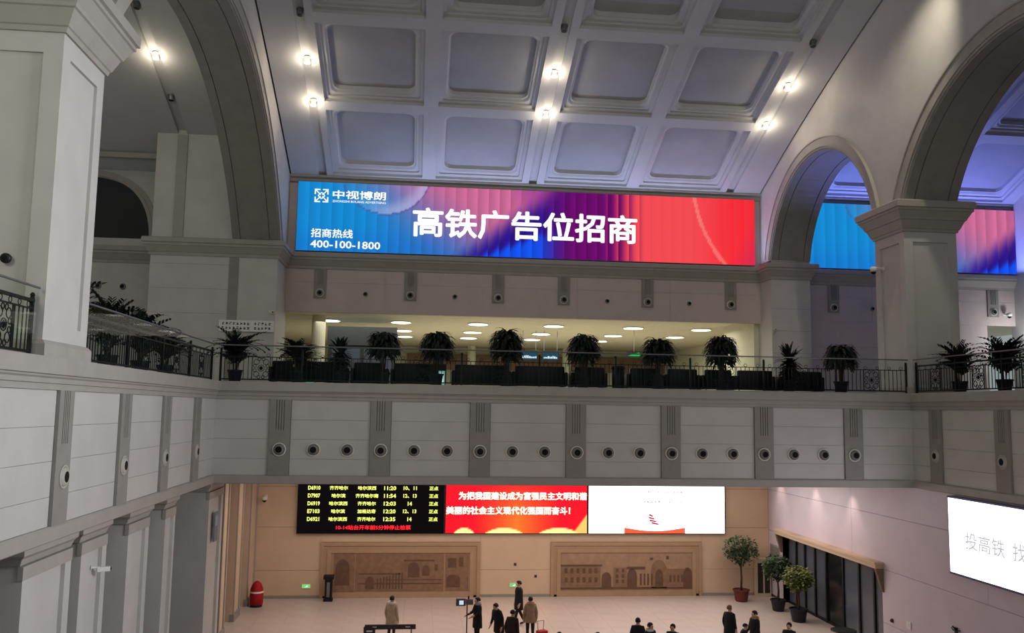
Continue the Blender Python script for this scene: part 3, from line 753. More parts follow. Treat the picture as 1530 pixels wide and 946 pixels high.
# ------------------------------------------------------------------ ceiling spotlights
BULB = emis('spot_bulb', (255, 238, 205), 45.0)
def ceil_spot(label, x, y, lit):
    z = zc(y)+.15
    t = thing('ceiling_spotlight', label, 'spotlight', (x, y, z), 0, 'spotlights on the vault ribs')
    hs = MB().lathe([(.10, -.22), (.13, -.20), (.13, -.04), (.16, -.02), (.16, .02)], seg=14).build('housing', GREYM if not lit else WHITE, t)
    MB().lathe([(.105, -.235), (.105, -.221)], seg=14).build('lens', BULB if lit else HOLE, t)
    if lit:
        l = bpy.data.lights.new('spot_bulb_light', 'POINT'); l.energy = 42; l.color = (1.0, .86, .64); l.shadow_soft_size = .12
        o = bpy.data.objects.new('spot_bulb_light', l); COL.objects.link(o); o.location = (x, y-.28, z-.5)
for x, nm in ((-4.9, 'left'), (5.3, 'middle'), (15.52, 'right')):
    ceil_spot('glowing spotlight on the %s vault rib, the lower one nearer the banner' % nm, x, 37.4, True)
    ceil_spot('glowing spotlight on the %s vault rib, the upper one' % nm, x, 34.95, True)
    ceil_spot('unlit spotlight high on the %s vault rib' % nm, x, 32.45, False)
ceil_spot('glowing spotlight seen through the big left arch', -10.93, 35.17, True)
ceil_spot('unlit spotlight lower on the rib in the left aisle', -10.93, 37.55, False)
ceil_spot('unlit spotlight at the top edge in the left aisle', -10.93, 32.6, False)

# ------------------------------------------------------------------ iron railings with glass
bal_me = {}
def railing(label, length, loc, rz, glass=True, scroll_ends=(), n_sec=8):
    """runs along local +x"""
    t = thing('iron_railing', label, 'railing', loc, rz)
    L = length
    MB().box(0, L, -.035, .035, .93, .98).build('top_rail', BLACK, t)
    MB().box(0, L, -.02, .02, .80, .825).build('middle_rail', BLACK, t)
    MB().box(0, L, -.025, .025, .06, .10).build('bottom_rail', BLACK, t)
    if glass:
        MB().quad((0, -.094, .02), (L, -.094, .02), (L, -.094, 1.17), (0, -.094, 1.17)).build('glass_sheet', GLASS, t)
        MB().tube([(0, -.094, 1.18), (L, -.094, 1.18)], .022, 8).build('hand_rail', GREYM, t)
    st = L/n_sec
    if 'p' not in bal_me:
        bal_me['p'] = MB().box(-.03, .03, -.03, .03, 0, 1.02).lathe([(.03, 1.02), (.045, 1.05), (.03, 1.085), (.004, 1.10)], seg=8).build('post', BLACK, t).data
        bal_me['b'] = MB().box(-.009, .009, -.009, .009, .10, .80).build('baluster', BLACK, t).data
        sc_ = MB()
        def ringt(cx, cz, r, w=.011):
            sc_.tube([(cx+r*math.cos(a*math.pi/9), 0, cz+r*math.sin(a*math.pi/9)) for a in range(19)], w, 5)
        ringt(0, .45, .10); ringt(0, .45, .05)
        for sx in (-1, 1):
            for sz in (-1, 1):
                ringt(sx*.15, .45+sz*.20, .085); ringt(sx*.20, .45+sz*.07, .05); ringt(sx*.07, .45+sz*.29, .05)
        sc_.lathe([(.001, .37), (.05, .45), (.001, .53)], seg=8)
        sc_.box(-.30, -.275, -.012, .012, .1, .8); sc_.box(.275, .30, -.012, .012, .1, .8)
        bal_me['s'] = sc_.build('scroll_panel', BLACK, t).data
        rg = MB(); rg.tube([(.055*math.cos(a*math.pi/8), 0, .8775+.048*math.sin(a*math.pi/8)) for a in range(17)], .008, 5)
        bal_me['r'] = rg.build('ring', BLACK, t).data
        for c in list(t.children)[-4:]:
            bpy.data.objects.remove(c)
    for k in range(n_sec+1): link('post', bal_me['p'], t, (min(max(k*st, .03), L-.03), 0, 0))
    for k in range(n_sec):
        c = k*st+st/2
        link('scroll_panel', bal_me['s'], t, (c, 0, 0))
        x = k*st+.15
        while x < (k+1)*st-.08:
            if abs(x-c) > .33: link('baluster', bal_me['b'], t, (x, 0, 0))
            x += .15
        for q in range(6): link('ring', bal_me['r'], t, (k*st+st*(q+.5)/6, 0, 0))
    return t
railing('black iron railing with glass along the back balcony edge', XR-XL-.1, (XL+.05, YF+.18, ZD), 0, n_sec=9)
railing('black iron railing with glass between the big left pillar and the corner', YF-17.98, (XL-.16, 17.98, ZD), math.pi/2, n_sec=4)
railing('black iron railing at the left frame edge before the big left pillar', 6.0, (XL-.16, 9.7, ZD), math.pi/2, n_sec=3)
railing('black iron railing with glass right of the right pillar', 11.4, (XR+.16, YF-.05, ZD), -math.pi/2, n_sec=5)

# ------------------------------------------------------------------ plants
def frond(mb, base, az, el, length, width, droop, seg=4):
    p = Vector(base); e = el; d_ = length/seg
    side = Vector((-math.sin(az), math.cos(az), 0))
    pts = []
    for k in range(seg+1):
        w = width*math.sin(math.pi*(k+.6)/(seg+1.2)); pts.append((p-side*w, p+side*w))
        p = p+Vector((math.cos(az)*math.cos(e), math.sin(az)*math.cos(e), math.sin(e)))*d_; e -= droop/seg
    for (a, b), (c, f) in zip(pts[:-1], pts[1:]): mb.quad(tuple(a), tuple(b), tuple(f), tuple(c))
def potted(name, label, group, loc, kind, h, seed, potm=POT_D, leafm=LEAF, pot_h=.42, pot_r=.24):
    rnd = random.Random(seed); t = thing(name, label, 'plant', loc, 0, group)
    pt_ = MB().lathe([(pot_r*.7, 0), (pot_r*.78, .04), (pot_r, pot_h-.06), (pot_r*1.1, pot_h-.05), (pot_r*1.1, pot_h), (pot_r*.95, pot_h), (pot_r*.92, pot_h-.05)], seg=18).build('pot', potm, t, False)
    MB().lathe([(.001, pot_h-.07), (pot_r*.93, pot_h-.06), (.001, pot_h-.05)], seg=12).build('soil', mat('soil', (40, 30, 24), .9), pt_)
    f = MB(); s = MB()
    if kind == 'droop':       # tall canes with arching, hanging leaves; a dome in outline
        for k in range(4):
            a = k*1.6; s.tube([(.05*math.cos(a), .05*math.sin(a), pot_h-.06), (.12*math.cos(a), .12*math.sin(a), h*.85)], [.025, .015], 6)
        s.tube([(0, 0, pot_h-.06), (0, 0, h*.97)], [.045, .035], 8)
        for k in range(420):
            q_ = rnd.random(); z = pot_h+.42+(h-pot_h-.55)*q_; az = rnd.uniform(0, 6.283)
            rr = .42+.42*math.sin(math.pi*(.25+.6*q_))
            frond(f, (0, 0, z), az, rnd.uniform(.7, 1.25), rr*rnd.uniform(.8, 1.15), rnd.uniform(.04, .06), rnd.uniform(2.1, 2.9))
    elif kind == 'spike':     # stiff star of blade leaves over a bushy lower half
        s.tube([(0, 0, pot_h-.06), (.02, 0, h*.62)], [.05, .035], 8)
        for k in range(80):
            az = rnd.uniform(0, 6.283); frond(f, (.02, 0, h*.62+rnd.uniform(-.16, .1)), az, rnd.uniform(-.25, 1.5), rnd.uniform(.5, .72)*h*.52, .05, rnd.uniform(.1, .7))
        for k in range(160):
            az = rnd.uniform(0, 6.283); frond(f, (0, 0, rnd.uniform(pot_h, h*.55)), az, rnd.uniform(0, 1.0), rnd.uniform(.3, .55), .06, rnd.uniform(.6, 1.6))
    elif kind == 'palm':      # feathery palm, many thin arching fronds
        for k in range(5):
            a = k*1.256; s.tube([(.05*math.cos(a), .05*math.sin(a), pot_h-.06), (.14*math.cos(a), .14*math.sin(a), h*.55)], [.02, .014], 6)
        for k in range(64):
            az = rnd.uniform(0, 6.283); el = rnd.uniform(.75, 1.5); L_ = rnd.uniform(.5, .78)*(h-pot_h); dr = rnd.uniform(.7, 1.7)
            p = Vector((0, 0, pot_h+rnd.uniform(0, .4)*(h-pot_h))); e = el
            for q in range(9):
                nx_ = p+Vector((math.cos(az)*math.cos(e), math.sin(az)*math.cos(e), math.sin(e)))*L_/9; e -= dr/9
                if q > 0:
                    for sd in (-1, 1): frond(f, tuple(nx_), az+sd*rnd.uniform(.7, 1.1), e+.2, L_*.36*(1-q/12), .034, .5, 2)
                p = nx_
    else:                     # leafy tree crown on one trunk
        s.tube([(0, 0, pot_h-.06), (.03, .02, h*.35), (-.02, 0, h*.62)], [.055, .05, .03], 8)
        for k in range(7):
            a = k*.9; s.tube([(0, 0, h*.5), (.4*math.cos(a), .4*math.sin(a), h*.72)], [.025, .008], 5)
        for k in range(1100):
            v_ = Vector((rnd.gauss(0, 1), rnd.gauss(0, 1), rnd.gauss(0, .8))).normalized()*(rnd.random()**.4)
            c = (v_.x*h*.27, v_.y*h*.27, h*.77+v_.z*h*.235)
            frond(f, c, rnd.uniform(0, 6.283), rnd.uniform(-.6, .9), rnd.uniform(.12, .2), .042, .8, 2)
    s.build('stem', BARK, t, True); f.build('foliage', leafm, t)
    return t
PG = 'potted plants along the balcony railings'
specs = [(-4.1, 'palm', 1.72, 'feathery potted palm nearest the left corner of the back railing'), (-2.72, 'spike', 1.70, 'spiky potted plant left of the dark doorway, second along the back railing'),
 (-1.25, 'droop', 1.74, 'drooping potted plant, third along the back railing from the left'), (.57, 'droop', 1.78, 'drooping potted plant, fourth along the back railing from the left'),
 (2.99, 'droop', 1.92, 'tall drooping potted plant left of the two small blue displays'), (5.69, 'droop', 1.80, 'drooping potted plant right of the two small blue displays'),
 (8.37, 'droop', 1.72, 'rounded drooping potted plant right of the green exit sign'), (10.69, 'droop', 1.86, 'drooping potted plant beside the lit right end of the opening'),
 (13.2, 'spike', 1.84, 'spiky star-shaped potted plant before the right wall block'), (15.15, 'droop', 1.66, 'bushy potted plant next to the right pillar')]
for k, (x, kd, h, lb) in enumerate(specs): potted('potted_plant', lb, PG, (x, 30.05, ZD), kd, h, 20+k)
specs = [(-7.75, 19.6, 'palm', 2.0, 'potted palm hard against the big left pillar'), (-7.75, 22.6, 'palm', 2.1, 'tall potted palm, second behind the left railing from the pillar'),
 (-7.75, 25.2, 'palm', 2.0, 'potted palm, third behind the left railing from the pillar'), (-7.75, 27.6, 'palm', 1.8, 'potted palm, fourth behind the left railing from the pillar'), (-6.2, 30.25, 'palm', 1.95, 'wide potted palm at the corner before the white notice board')]
for k, (x, y, kd, h, lb) in enumerate(specs): potted('potted_plant', lb, PG, (x, y, ZD), kd, h, 40+k)
for k, (x, y, h, lb) in enumerate(((18.3, 27.9, 1.85, 'potted palm just right of the right pillar'), (18.5, 25.9, 1.95, 'potted palm in the middle of the three right of the pillar'), (18.6, 23.8, 2.0, 'potted palm at the right frame edge behind the railing'))):
    potted('potted_plant', lb, PG, (x, y, ZD), 'palm', h, 60+k)
TG = 'potted trees in the lower hall corner'
potted('potted_tree', 'tall round-crowned tree in a red-brown pot by the lower back wall', TG, (15.25, 40.5, 0), 'tree', 3.05, 71, POT_R, LEAF2, .55, .36)
potted('potted_tree', 'slim dark-potted tree beside the dark glass doors, behind the variegated one', TG, (16.2, 38.5, 0), 'tree', 2.45, 72, POT_D, LEAF2, .5, .32)
potted('potted_tree', 'variegated yellow-green tree in a dark pot before the glass doors', TG, (16.25, 36.5, 0), 'tree', 2.3, 73, POT_D, LEAF3, .55, .36)

# ------------------------------------------------------------------ black sofas and bin on the balcony
sofa_me = {}
def sofa(label, x, w, y=31.05):
    t = thing('black_sofa', label, 'sofa', (x, y, ZD), 0, 'black sofas with their backs to the railing'); k = round(w, 2)
    if k not in sofa_me:
        o = [MB().cbox(-w/2, w/2, -.05, .72, .10, .42, .04).build('seat', BLACKL, t, True), MB().cbox(-w/2, w/2, -.12, .1, .08, .80, .05).build('backrest', BLACKL, t, True),
             MB().cbox(-w/2-.12, -w/2, -.1, .74, .08, .60, .04).build('arm', BLACKL, t, True), MB().cbox(w/2, w/2+.12, -.1, .74, .08, .60, .04).build('arm', BLACKL, t, True)]
        for sx in (-1, 1):
            for y_ in (-.04, .64): o.append(MB().lathe([(.025, 0), (.03, .10)], (sx*(w/2-.04), y_, 0), 8).build('leg', GREYM, t))
        sofa_me[k] = [(q.name.split('.')[0], q.data) for q in o]
    else:
        for n_, me in sofa_me[k]: link(n_, me, t)
for k, (x, w) in enumerate(((-4.75, .7), (-3.35, 1.5), (-1.75, 1.1), (-.2, 1.4), (2.2, 1.88), (4.3, 1.78), (6.1, 1.1), (8.15, 1.1), (9.55, 1.1), (10.9, 1.0), (12.3, 1.3), (14.1, 1.5))):
    sofa('black sofa seen from behind the railing, %s from the left' % ORD[k], x, w)
t = thing('litter_bin', 'round black litter bin standing between sofas behind the back railing', 'bin', (7.15, 30.95, ZD))
MB().lathe([(.20, 0), (.22, .03), (.24, .74)], seg=18).build('body', BLACK, t, True); MB().lathe([(.26, .741), (.27, .80), (.24, .86), (.1, .87)], seg=18).build('lid', BLACKL, t, True)

# ------------------------------------------------------------------ things inside the upper hall and aisles
sh = thing('shop_front', 'dark shop front at the left of the upper hall', 'shop', (-3.1, 47.2, ZD))
MB().box(-1.8, 1.8, 0, 3.0, 0, 3.55).build('body', mat('shop_dark', (58, 62, 66), .6), sh)
MB().box(-1.85, 1.85, -.12, 0, 2.55, 3.55).build('sign_board', mat('shop_sign', (66, 70, 74), .5), sh)
MB().box(-1.6, -.1, -.04, 0, .1, 2.4).build('pane', DGLASS, sh); MB().box(.1, 1.6, -.04, 0, .1, 2.4).build('pane', DGLASS, sh)
CYAN = emis('small_display_blue', (36, 72, 92), 1.0)
for k, (x, lb) in enumerate(((6.55, 'left one of two small blue displays hanging in the upper hall'), (7.85, 'right one of two small blue displays hanging in the upper hall'))):
    t = thing('hanging_display', lb, 'display', (x, 52, 11.75), 0, 'hanging displays in the upper hall')
    MB().box(-.5, .5, 0, .12, 0, .58).build('casing', SCRB, t)
    MB().box(-.47, .47, -.012, 0, .03, .55).build('screen', CYAN, t)
    q = MB(); a = -.42
    while a < .40: w = random.uniform(.04, .1); q.box(a, a+w, -.02, -.012, .12, random.uniform(.2, .3)); a += w+.03
    q.build('lettering', emis('display_glyph', (220, 235, 245), 1.2), t)
    for sx in (-.4, .4): MB().tube([(sx, .06, .58), (sx, .06, HZ-11.75)], .015, 6).build('hanger', GREYM, t)
EXG = emis('exit_green', (30, 190, 90), 1.1)
t = thing('exit_sign', 'green lit exit sign hanging in the upper hall', 'sign', (12.5, 50, 11.95))
MB().box(-.45, .45, 0, .08, 0, .32).build('casing', SCRB, t); MB().quad((-.40, -.006, .05), (.3, -.006, .05), (.42, -.006, .16), (.3, -.006, .27)).build('arrow', EXG, t)
MB().tube([(0, .04, .32), (0, .04, HZ-11.95)], .015, 6).build('hanger', GREYM, t)
t = thing('exit_sign', 'green lit exit sign low in the right aisle behind the palms', 'sign', (23.4, 36.5, 10.75)); MB().box(-.4, .4, 0, .08, 0, .3).build('casing', SCRB, t); MB().box(-.36, .36, -.008, 0, .03, .27).build('panel', EXG, t)
MB().tube([(0, .04, 0), (0, .04, 10.75*0-1.245)], .03, 8).build('stand', GREYM, t)
TEAL = emis('teal_screen', (96, 150, 140), 1.0); LITW = emis('lit_white', (214, 232, 222), 1.0)
for x, y, w, lb in ((-4.1, 31.9, .75, 'teal-lit counter display low behind the first palm of the back railing'), (.65, 31.9, .6, 'white-lit counter display low behind the fourth plant of the back railing')):
    t = thing('counter_display', lb, 'display', (x, y, ZD)); MB().box(-w/2, w/2, 0, .3, 0, .85).build('body', POT_D, t)
    MB().box(-w/2+.03, w/2-.03, -.01, 0, .08, .6).build('panel', TEAL, t)
    MB().box(-.2, -.04, -.02, -.01, .2, .52).build('screen', LITW, t); MB().box(.06, .22, -.02, -.01, .14, .52).build('screen', LITW, t)
t = thing('notice_board', 'white notice board with two rows of black characters on the left stone block', 'sign', (-7.72, 39.62, 12.02))
MB().box(-1.2, 1.2, -.05, 0, 0, .50).build('board', WHITE, t)
INK = mat('ink', (40, 40, 40), .8)
for r_, z in enumerate((.29, .09)):
    q = MB()
    for k in range(14):
        if k in (8,): continue
        x = -1.06+k*.155
        for _ in range(5):
            a, b = random.uniform(0, .09), random.uniform(0, .10); q.box(x+a*.3, x+a*.3+random.uniform(.03, .1), -.056, -.05, z+b, z+b+.022)
        q.box(x+.03, x+.05, -.056, -.05, z, z+.12)
    q.build('character_row', INK, t, kind='stuff')
def dome_cam(label, loc, rz):
    t = thing('security_camera', label, 'camera', loc, rz, 'security cameras')
    MB().box(-.07, .07, -.03, 0, -.07, .07).build('wall_plate', WHITE, t); MB().tube([(0, 0, 0), (0, -.35, .02)], .035, 8).build('arm', WHITE, t)
    MB().lathe([(.10, -.14), (.13, -.06), (.13, 0), (.08, .05)], (0, -.40, 0), 14).build('housing', WHITE, t, True); hs = [c for c in t.children if c.name.startswith('housing')][0]
    MB().lathe([(.02, -.24), (.08, -.20), (.10, -.14)], (0, -.40, 0), 14).build('dome', HOLE, hs, True)
def bullet_cam(label, loc, rz):
    t = thing('security_camera', label, 'camera', loc, rz, 'security cameras'); t.scale = (.72, .72, .72)
    MB().box(-.06, .06, -.02, 0, -.06, .06).build('wall_plate', WHITE, t); MB().tube([(0, 0, 0), (0, -.25, -.02)], .03, 8).build('arm', WHITE, t)
    hs = MB().cbox(-.07, .07, -.52, -.16, -.14, 0, .02).build('housing', WHITE, t); MB().lathe([(.045, 0), (.045, .03)], (0, -.52, -.07), 12, 'Y').build('lens', HOLE, hs)
dome_cam('white dome camera on the void side of the right pillar', (XR-.01, 30.5, 14.2), -math.pi/2)
dome_cam('white dome camera in the left aisle beside the stone block', (-12.5, YU, 14.3), 0)
dome_cam('white dome camera on the aisle wall at the right frame edge', (30.4, YU, 14.1), 0)
bullet_cam('camera on the corner of the left stone block above the notice board', (-6.75, 39.7, 12.95), .5)
bullet_cam('camera on the stone block right of the upper opening', (XR+.2, 40.96, 12.9), -.4)
dome_cam('white dome camera under the balcony at the lower back wall', (-6.9, YG, 4.6), 0)
bullet_cam('camera on the second pier under the left balcony', (-6.64, 19.2, 5.35), math.pi/2+.5)
t = thing('wall_speaker', 'small round dark wall speaker on the big left pillar', 'speaker', (-7.2, 15.79, 11.2)); MB().lathe([(.09, 0), (.09, .05), (.06, .08)], seg=16, axis='Y').build('body', BLACK, t, True); MB().lathe([(.05, .075), (.05, .085)], seg=12, axis='Y').build('grille', HOLE, t)

# ------------------------------------------------------------------ right wall: dark glass doors with a stone canopy
dr = struct(MB().box(XR+.30, XR+.36, DY0, DY1, 0, DZ).build('door_1', mat('door_dark_frame', (26, 27, 32), .4)))
ed = [DY0+.10, DY0+1.0, DY0+2.15, DY0+3.45, DY0+4.95, DY0+6.0, DY0+7.0, DY0+7.9, DY1-.1]
for k, (a, b) in enumerate(zip(ed[:-1], ed[1:])):
    MB().box(XR+.27, XR+.30, a+.05, b-.05, .10, DZ-.06).build('pane', DGLASS if k not in (3,) else mat('very_dark_glass', (28, 30, 34), .15), dr)
    MB().box(XR+.20, XR+.30, a-.06, a+.05, 0, DZ).build('mullion', BLACK, dr)
MB().box(XR+.22, XR+.30, DY0, DY1, 0, .10).build('bottom_rail', BLACK, dr)
MB().box(XR+.02, XR+.38, DY0-.02, DY0, 0, DZ).build('reveal', LIL, dr); MB().box(XR+.02, XR+.38, DY1, DY1+.02, 0, DZ).build('reveal', STONE_D, dr)
t = thing('door_canopy', 'stone canopy over the dark glass doors on the right wall', 'canopy', (XR, (DY0+DY1)/2, DZ)); h = (DY1-DY0)/2
MB().box(-.30, -.01, -h-.1, h+.1, .0, .16).build('slab', mat('canopy_stone', (204, 176, 150), .5), t)
MB().box(-.36, -.01, -h-.15, h+.15, .16, .24).build('cornice', mat('canopy_stone', (204, 176, 150), .5), t)
for sy in (-1, 1):
    q = MB(); y0 = sy*(h-.02)-(.0 if sy < 0 else .0); ya, yb_ = (y0-.16, y0) if sy < 0 else (y0, y0+.16)
    pr = [(-.30, 0), (-.01, 0), (-.01, -.85), (-.06, -.80), (-.16, -.45)]
    n = len(pr)
    q.v += [(x, ya, z) for x, z in pr]+[(x, yb_, z) for x, z in pr]
    q.face(tuple(range(n))); q.face(tuple(n+i for i in reversed(range(n))))
    for i in range(n): q.face((i, (i+1) % n, n+(i+1) % n, n+i))
    q.build('bracket', mat('bracket_stone', (120, 98, 80), .6), t)
t = thing('wall_vent', 'louvred wall vent beside the back corner of the right wall', 'vent', (XR-.005, 41.0, 1.75))
MB().box(-.03, 0, -.55, .55, 0, .75).build('frame', TRIM, t)
for k in range(8): MB().box(-.07, -.03, -.5, .5, .05+k*.085, .09+k*.085).build('slat', STONE_D, t)
t = thing('display_cabinet', 'pale framed cabinet with two dark panels in the right back corner', 'cabinet', (16.72, 41.4, 0))
MB().box(-.36, .36, 0, .3, 0, 1.72).build('body', mat('cabinet_pale', (196, 182, 160), .5), t)
for x in (-.30, .04): MB().box(x, x+.26, -.015, 0, .18, 1.58).build('door', mat('cabinet_dark', (48, 42, 38), .4), t)
MB().box(-.4, .4, -.04, .32, 1.72, 1.80).build('top', mat('cabinet_pale', (196, 182, 160), .5), t)
t = thing('switch_plate', 'small white plate on the right wall below the big screen', 'plate', (XR-.005, 29.56, 1.36)); MB().cbox(-.03, 0, -.13, .13, 0, .26, .008).build('plate', WHITE, t); MB().box(-.038, -.03, -.05, .05, .08, .18).build('button', NOZ, t)
t = thing('fire_alarm', 'small dark red alarm knob on the right wall beside the doors', 'alarm', (XR-.005, 30.64, 1.40)); MB().lathe([(.07, 0), (.07, .04), (.04, .08)], seg=14, axis='X').build('body', mat('alarm_red', (96, 30, 26), .5), t, True); MB().lathe([(.03, .075), (.03, .09)], seg=10, axis='X').build('button', BLACK, t)

# ------------------------------------------------------------------ ground back wall: relief murals, signs, bin
FRM = mat('mural_frame_stone', (172, 142, 114), .55, var=.05); MURB = mat('mural_ground', (162, 132, 108), .6, var=.12, scale=4); MURD = mat('mural_dark', (104, 78, 62), .6, var=.15, scale=6); MURM = mat('mural_mid', (136, 106, 84), .6, var=.15, scale=5)
def mural(label, x0, x1, bx0, bx1, draw):
    cx = (x0+x1)/2; t = thing('relief_mural', label, 'mural', (cx, YG, 0))
    h = 2.52; w = (x1-x0)/2
    for k, (ins, out, e) in enumerate(((0, .10, .16), (.16, .05, .14), (.30, .08, .18))):
        f = MB(); a, b, z1 = -w+ins, w-ins, h-ins
        f.box(a, a+e, -out, -.002, 0, z1); f.box(b-e, b, -out, -.002, 0, z1); f.box(a+e, b-e, -out, -.002, z1-e, z1)
        f.build('frame', FRM, t)
    MB().box(-w+.48, w-.48, -.07, -.002, 0, .26).build('sill', FRM, t)
    MB().box(-w+.48, w-.48, -.03, -.002, .26, h-.48).build('ground', MURB, t)
    W, H, u0, v0 = 2*w-.96, h-.74, -w+.48, .26
    def B(name, u, v, uu, vv, out, mt): MB().box(u0+u*W, u0+uu*W, -.03-out, -.03, v0+v*H, v0+vv*H).build(name, mt, t)
    def A(name, u, v, wd_, hg, out, mt):
        q = MB(); pts = [(u0+u*W-wd_*W/2, v0+v*H), (u0+u*W+wd_*W/2, v0+v*H)]
        for k in range(9):
            a = math.pi*k/8; pts.append((u0+u*W+wd_*W/2*math.cos(a), v0+(v+hg*.6)*H+hg*.4*H*math.sin(a)))
        n = len(pts); q.v += [(x, -.03-out, z) for x, z in pts]+[(x, -.03, z) for x, z in pts]
        q.face(tuple(range(n)))
        for i in range(n): q.face((i, (i+1) % n, n+(i+1) % n, n+i))
        q.build(name, mt, t)
    draw(B, A)
def draw_right(B, A):
    B('facade', .0, .12, .30, .64, .02, MURM); B('eave', 0, .64, .31, .68, .035, MURD)
    for r_ in (.22, .46):
        for k in range(6): B('window', .03+k*.045, r_, .052+k*.045, r_+.13, .03, MURD)
    A('tree', .345, .10, .07, .38, .03, MURD); B('tower', .40, .12, .50, .60, .025, MURM)
    for r_ in (.2, .34, .48):
        for k in range(2): B('window', .415+k*.045, r_, .435+k*.045, r_+.09, .035, MURD)
    A('tree', .54, .08, .07, .50, .03, MURD); B('roof_line', .50, .56, .64, .62, .03, MURD)
    for k in range(4): B('column', .60+k*.028, .14, .612+k*.028, .44, .03, MURD)
    A('gateway', .745, .06, .12, .74, .02, MURM); A('arch', .745, .08, .06, .48, .032, MURD)
    B('flag', .675, .80, .70, .86, .02, MURD); B('flag', .80, .82, .82, .90, .02, MURD)
    B('facade', .81, .12, .95, .56, .02, MURM)
    for k in range(4): B('window', .825+k*.03, .22, .84+k*.03, .40, .03, MURD)
    A('tree', .965, .06, .07, .54, .03, MURD); B('ground_line', 0, .04, 1, .09, .02, MURD)
def draw_left(B, A):
    B('panel', .02, .0, .17, 1.0, .006, MURM); A('arch', .085, .18, .10, .66, .02, MURD)
    B('panel', .175, .02, .81, .98, .008, MURM); A('doorway', .28, .08, .06, .32, .02, MURD)
    for k in range(9): B('column', .33+k*.022, .08, .34+k*.022, .34+k*.02, .02, MURD)
    A('arch', .59, .38, .08, .38, .025, MURD); B('column', .535, .36, .55, .74, .03, MURM); B('column', .635, .36, .65, .74, .03, MURM)
    A('arch', .68, .42, .05, .26, .025, MURD); B('roof_line', .2, .45, .50, .48, .02, MURD); B('roof_line', .52, .78, .74, .82, .02, MURD)
    B('window', .745, .55, .765, .70, .025, MURD)
    B('panel', .82, .02, .99, .98, .006, MURM); B('block', .84, .62, .90, .86, .02, MURD); B('block', .92, .64, .95, .88, .02, MURD); A('arch', .88, .12, .10, .32, .02, MURD)
    B('step_line', .2, .20, .80, .23, .018, MURD); B('step_line', .4, .30, .80, .32, .018, MURD)
mural('brown relief mural of halls and arches below the departure board', -4.32, 3.07, 0, 0, draw_left)
mural('brown relief mural of a building with an arched gateway below the white screen', 6.41, 13.78, 0, 0, draw_right)
for x, lb in ((-4.92, 'green exit sign low on the wall left of the litter bin'), (4.66, 'green exit sign low on the wall between the two murals')):
    t = thing('exit_sign', lb, 'sign', (x, YG-.025, .45)); MB().box(-.2, .2, -.03, 0, 0, .2).build('casing', WHITE, t)
    MB().box(-.18, .18, -.036, -.03, .02, .18).build('panel', emis('exit_panel', (120, 200, 110), 1.0), t); MB().quad((-.08, -.04, .05), (.05, -.04, .05), (.10, -.04, .10), (.05, -.04, .15)).build('arrow', LITW, t)
for x, z, lb in ((4.72, 1.5, 'tiny dark wall fitting above the green sign between the murals'), (5.7, .95, 'small dark wall fitting left of the right mural')):
    t = thing('wall_socket', lb, 'fitting', (x, YG-.025, z)); MB().cbox(-.06, .06, -.03, 0, -.06, .06, .006).build('plate', mat('fitting_brown', (90, 70, 56), .5), t); MB().lathe([(.025, .03), (.025, .036)], seg=10, axis='Y').build('socket', BLACK, t)
t = thing('litter_bin', 'tall black litter bin against the lower back wall by the left mural', 'bin', (-3.85, 41.2, 0))
MB().box(-.20, .20, -.18, .18, 0, .12).build('base', BLACK, t); MB().box(-.16, .16, -.14, .14, .12, .98).build('body', BLACKL, t); MB().box(-.07, .07, -.15, -.14, .2, .85).build('front_panel', GREYM, t); MB().box(-.22, .22, -.2, .2, .98, 1.14).build('lid', BLACK, t)
t = thing('covered_cabinet', 'red cloth covered cabinet with a white band at the lower left wall', 'cabinet', (-6.85, 40.2, 0)); t.scale = (.78, .78, .86)
RC = mat('red_cloth', (168, 24, 34), .7, var=.2, scale=5)
MB().lathe([(.36, .12), (.38, .5), (.36, .85), (.27, 1.1), (.12, 1.25), (.02, 1.28)], seg=14).build('cover', RC, t, True); MB().lathe([(.385, .70), (.375, .78)], seg=14).build('band', WHITE, t); MB().lathe([(.33, 0), (.33, .12)], seg=14).build('base', BLACK, t)
t = thing('camera_stand', 'grey camera box with a lit screen on a tall dark pole', 'stand', (2.0, 33.5, 0))
MB().lathe([(.22, 0), (.22, .03), (.04, .05)], seg=16).build('base', BLACK, t); MB().tube([(0, 0, .04), (0, 0, 1.55)], .022, 8).build('pole', BLACK, t)
sb_ = MB().cbox(-.42, -.06, -.06, .06, 1.42, 1.68, .015).build('screen_box', mat('box_grey', (78, 82, 88), .5), t); MB().box(-.30, -.14, -.068, -.06, 1.47, 1.62).build('screen', emis('lit_blue_white', (196, 214, 226), 1.0), sb_)
MB().cbox(-.05, .22, -.08, .08, 1.46, 1.66, .02).build('camera_body', mat('box_grey2', (92, 92, 96), .5), t); MB().lathe([(.03, 1.66), (.03, 1.74), (.015, 1.78)], (.05, 0, 0), 10).build('antenna', BLACK, t)
t = thing('barrier_sign', 'long dark barrier board with a rounded name plate at the lower frame edge', 'barrier', (-.75, 31.0, 0))
SGN = mat('sign_dark', (58, 50, 54), .5)
MB().cbox(-.88, .85, -.04, .04, 1.20, 1.36, .015).build('board', SGN, t); MB().cbox(-.92, -.52, -.05, .05, 1.06, 1.30, .03).build('name_plate', SGN, t)
MB().box(-.82, -.62, -.056, -.05, 1.13, 1.18).build('plate_mark', WHITE, t); MB().box(-.62, -.48, -.046, -.04, 1.27, 1.30).build('board_mark', NOZ, t); MB().box(.5, .66, -.046, -.04, 1.27, 1.30).build('board_mark', NOZ, t)
for x in (-.7, .7): MB().tube([(x, 0, 0), (x, 0, 1.22)], .025, 8).build('post', GREYM, t); MB().lathe([(.16, 0), (.16, .03), (.03, .04)], (x, 0, 0), 14).build('foot', GREYM, t)

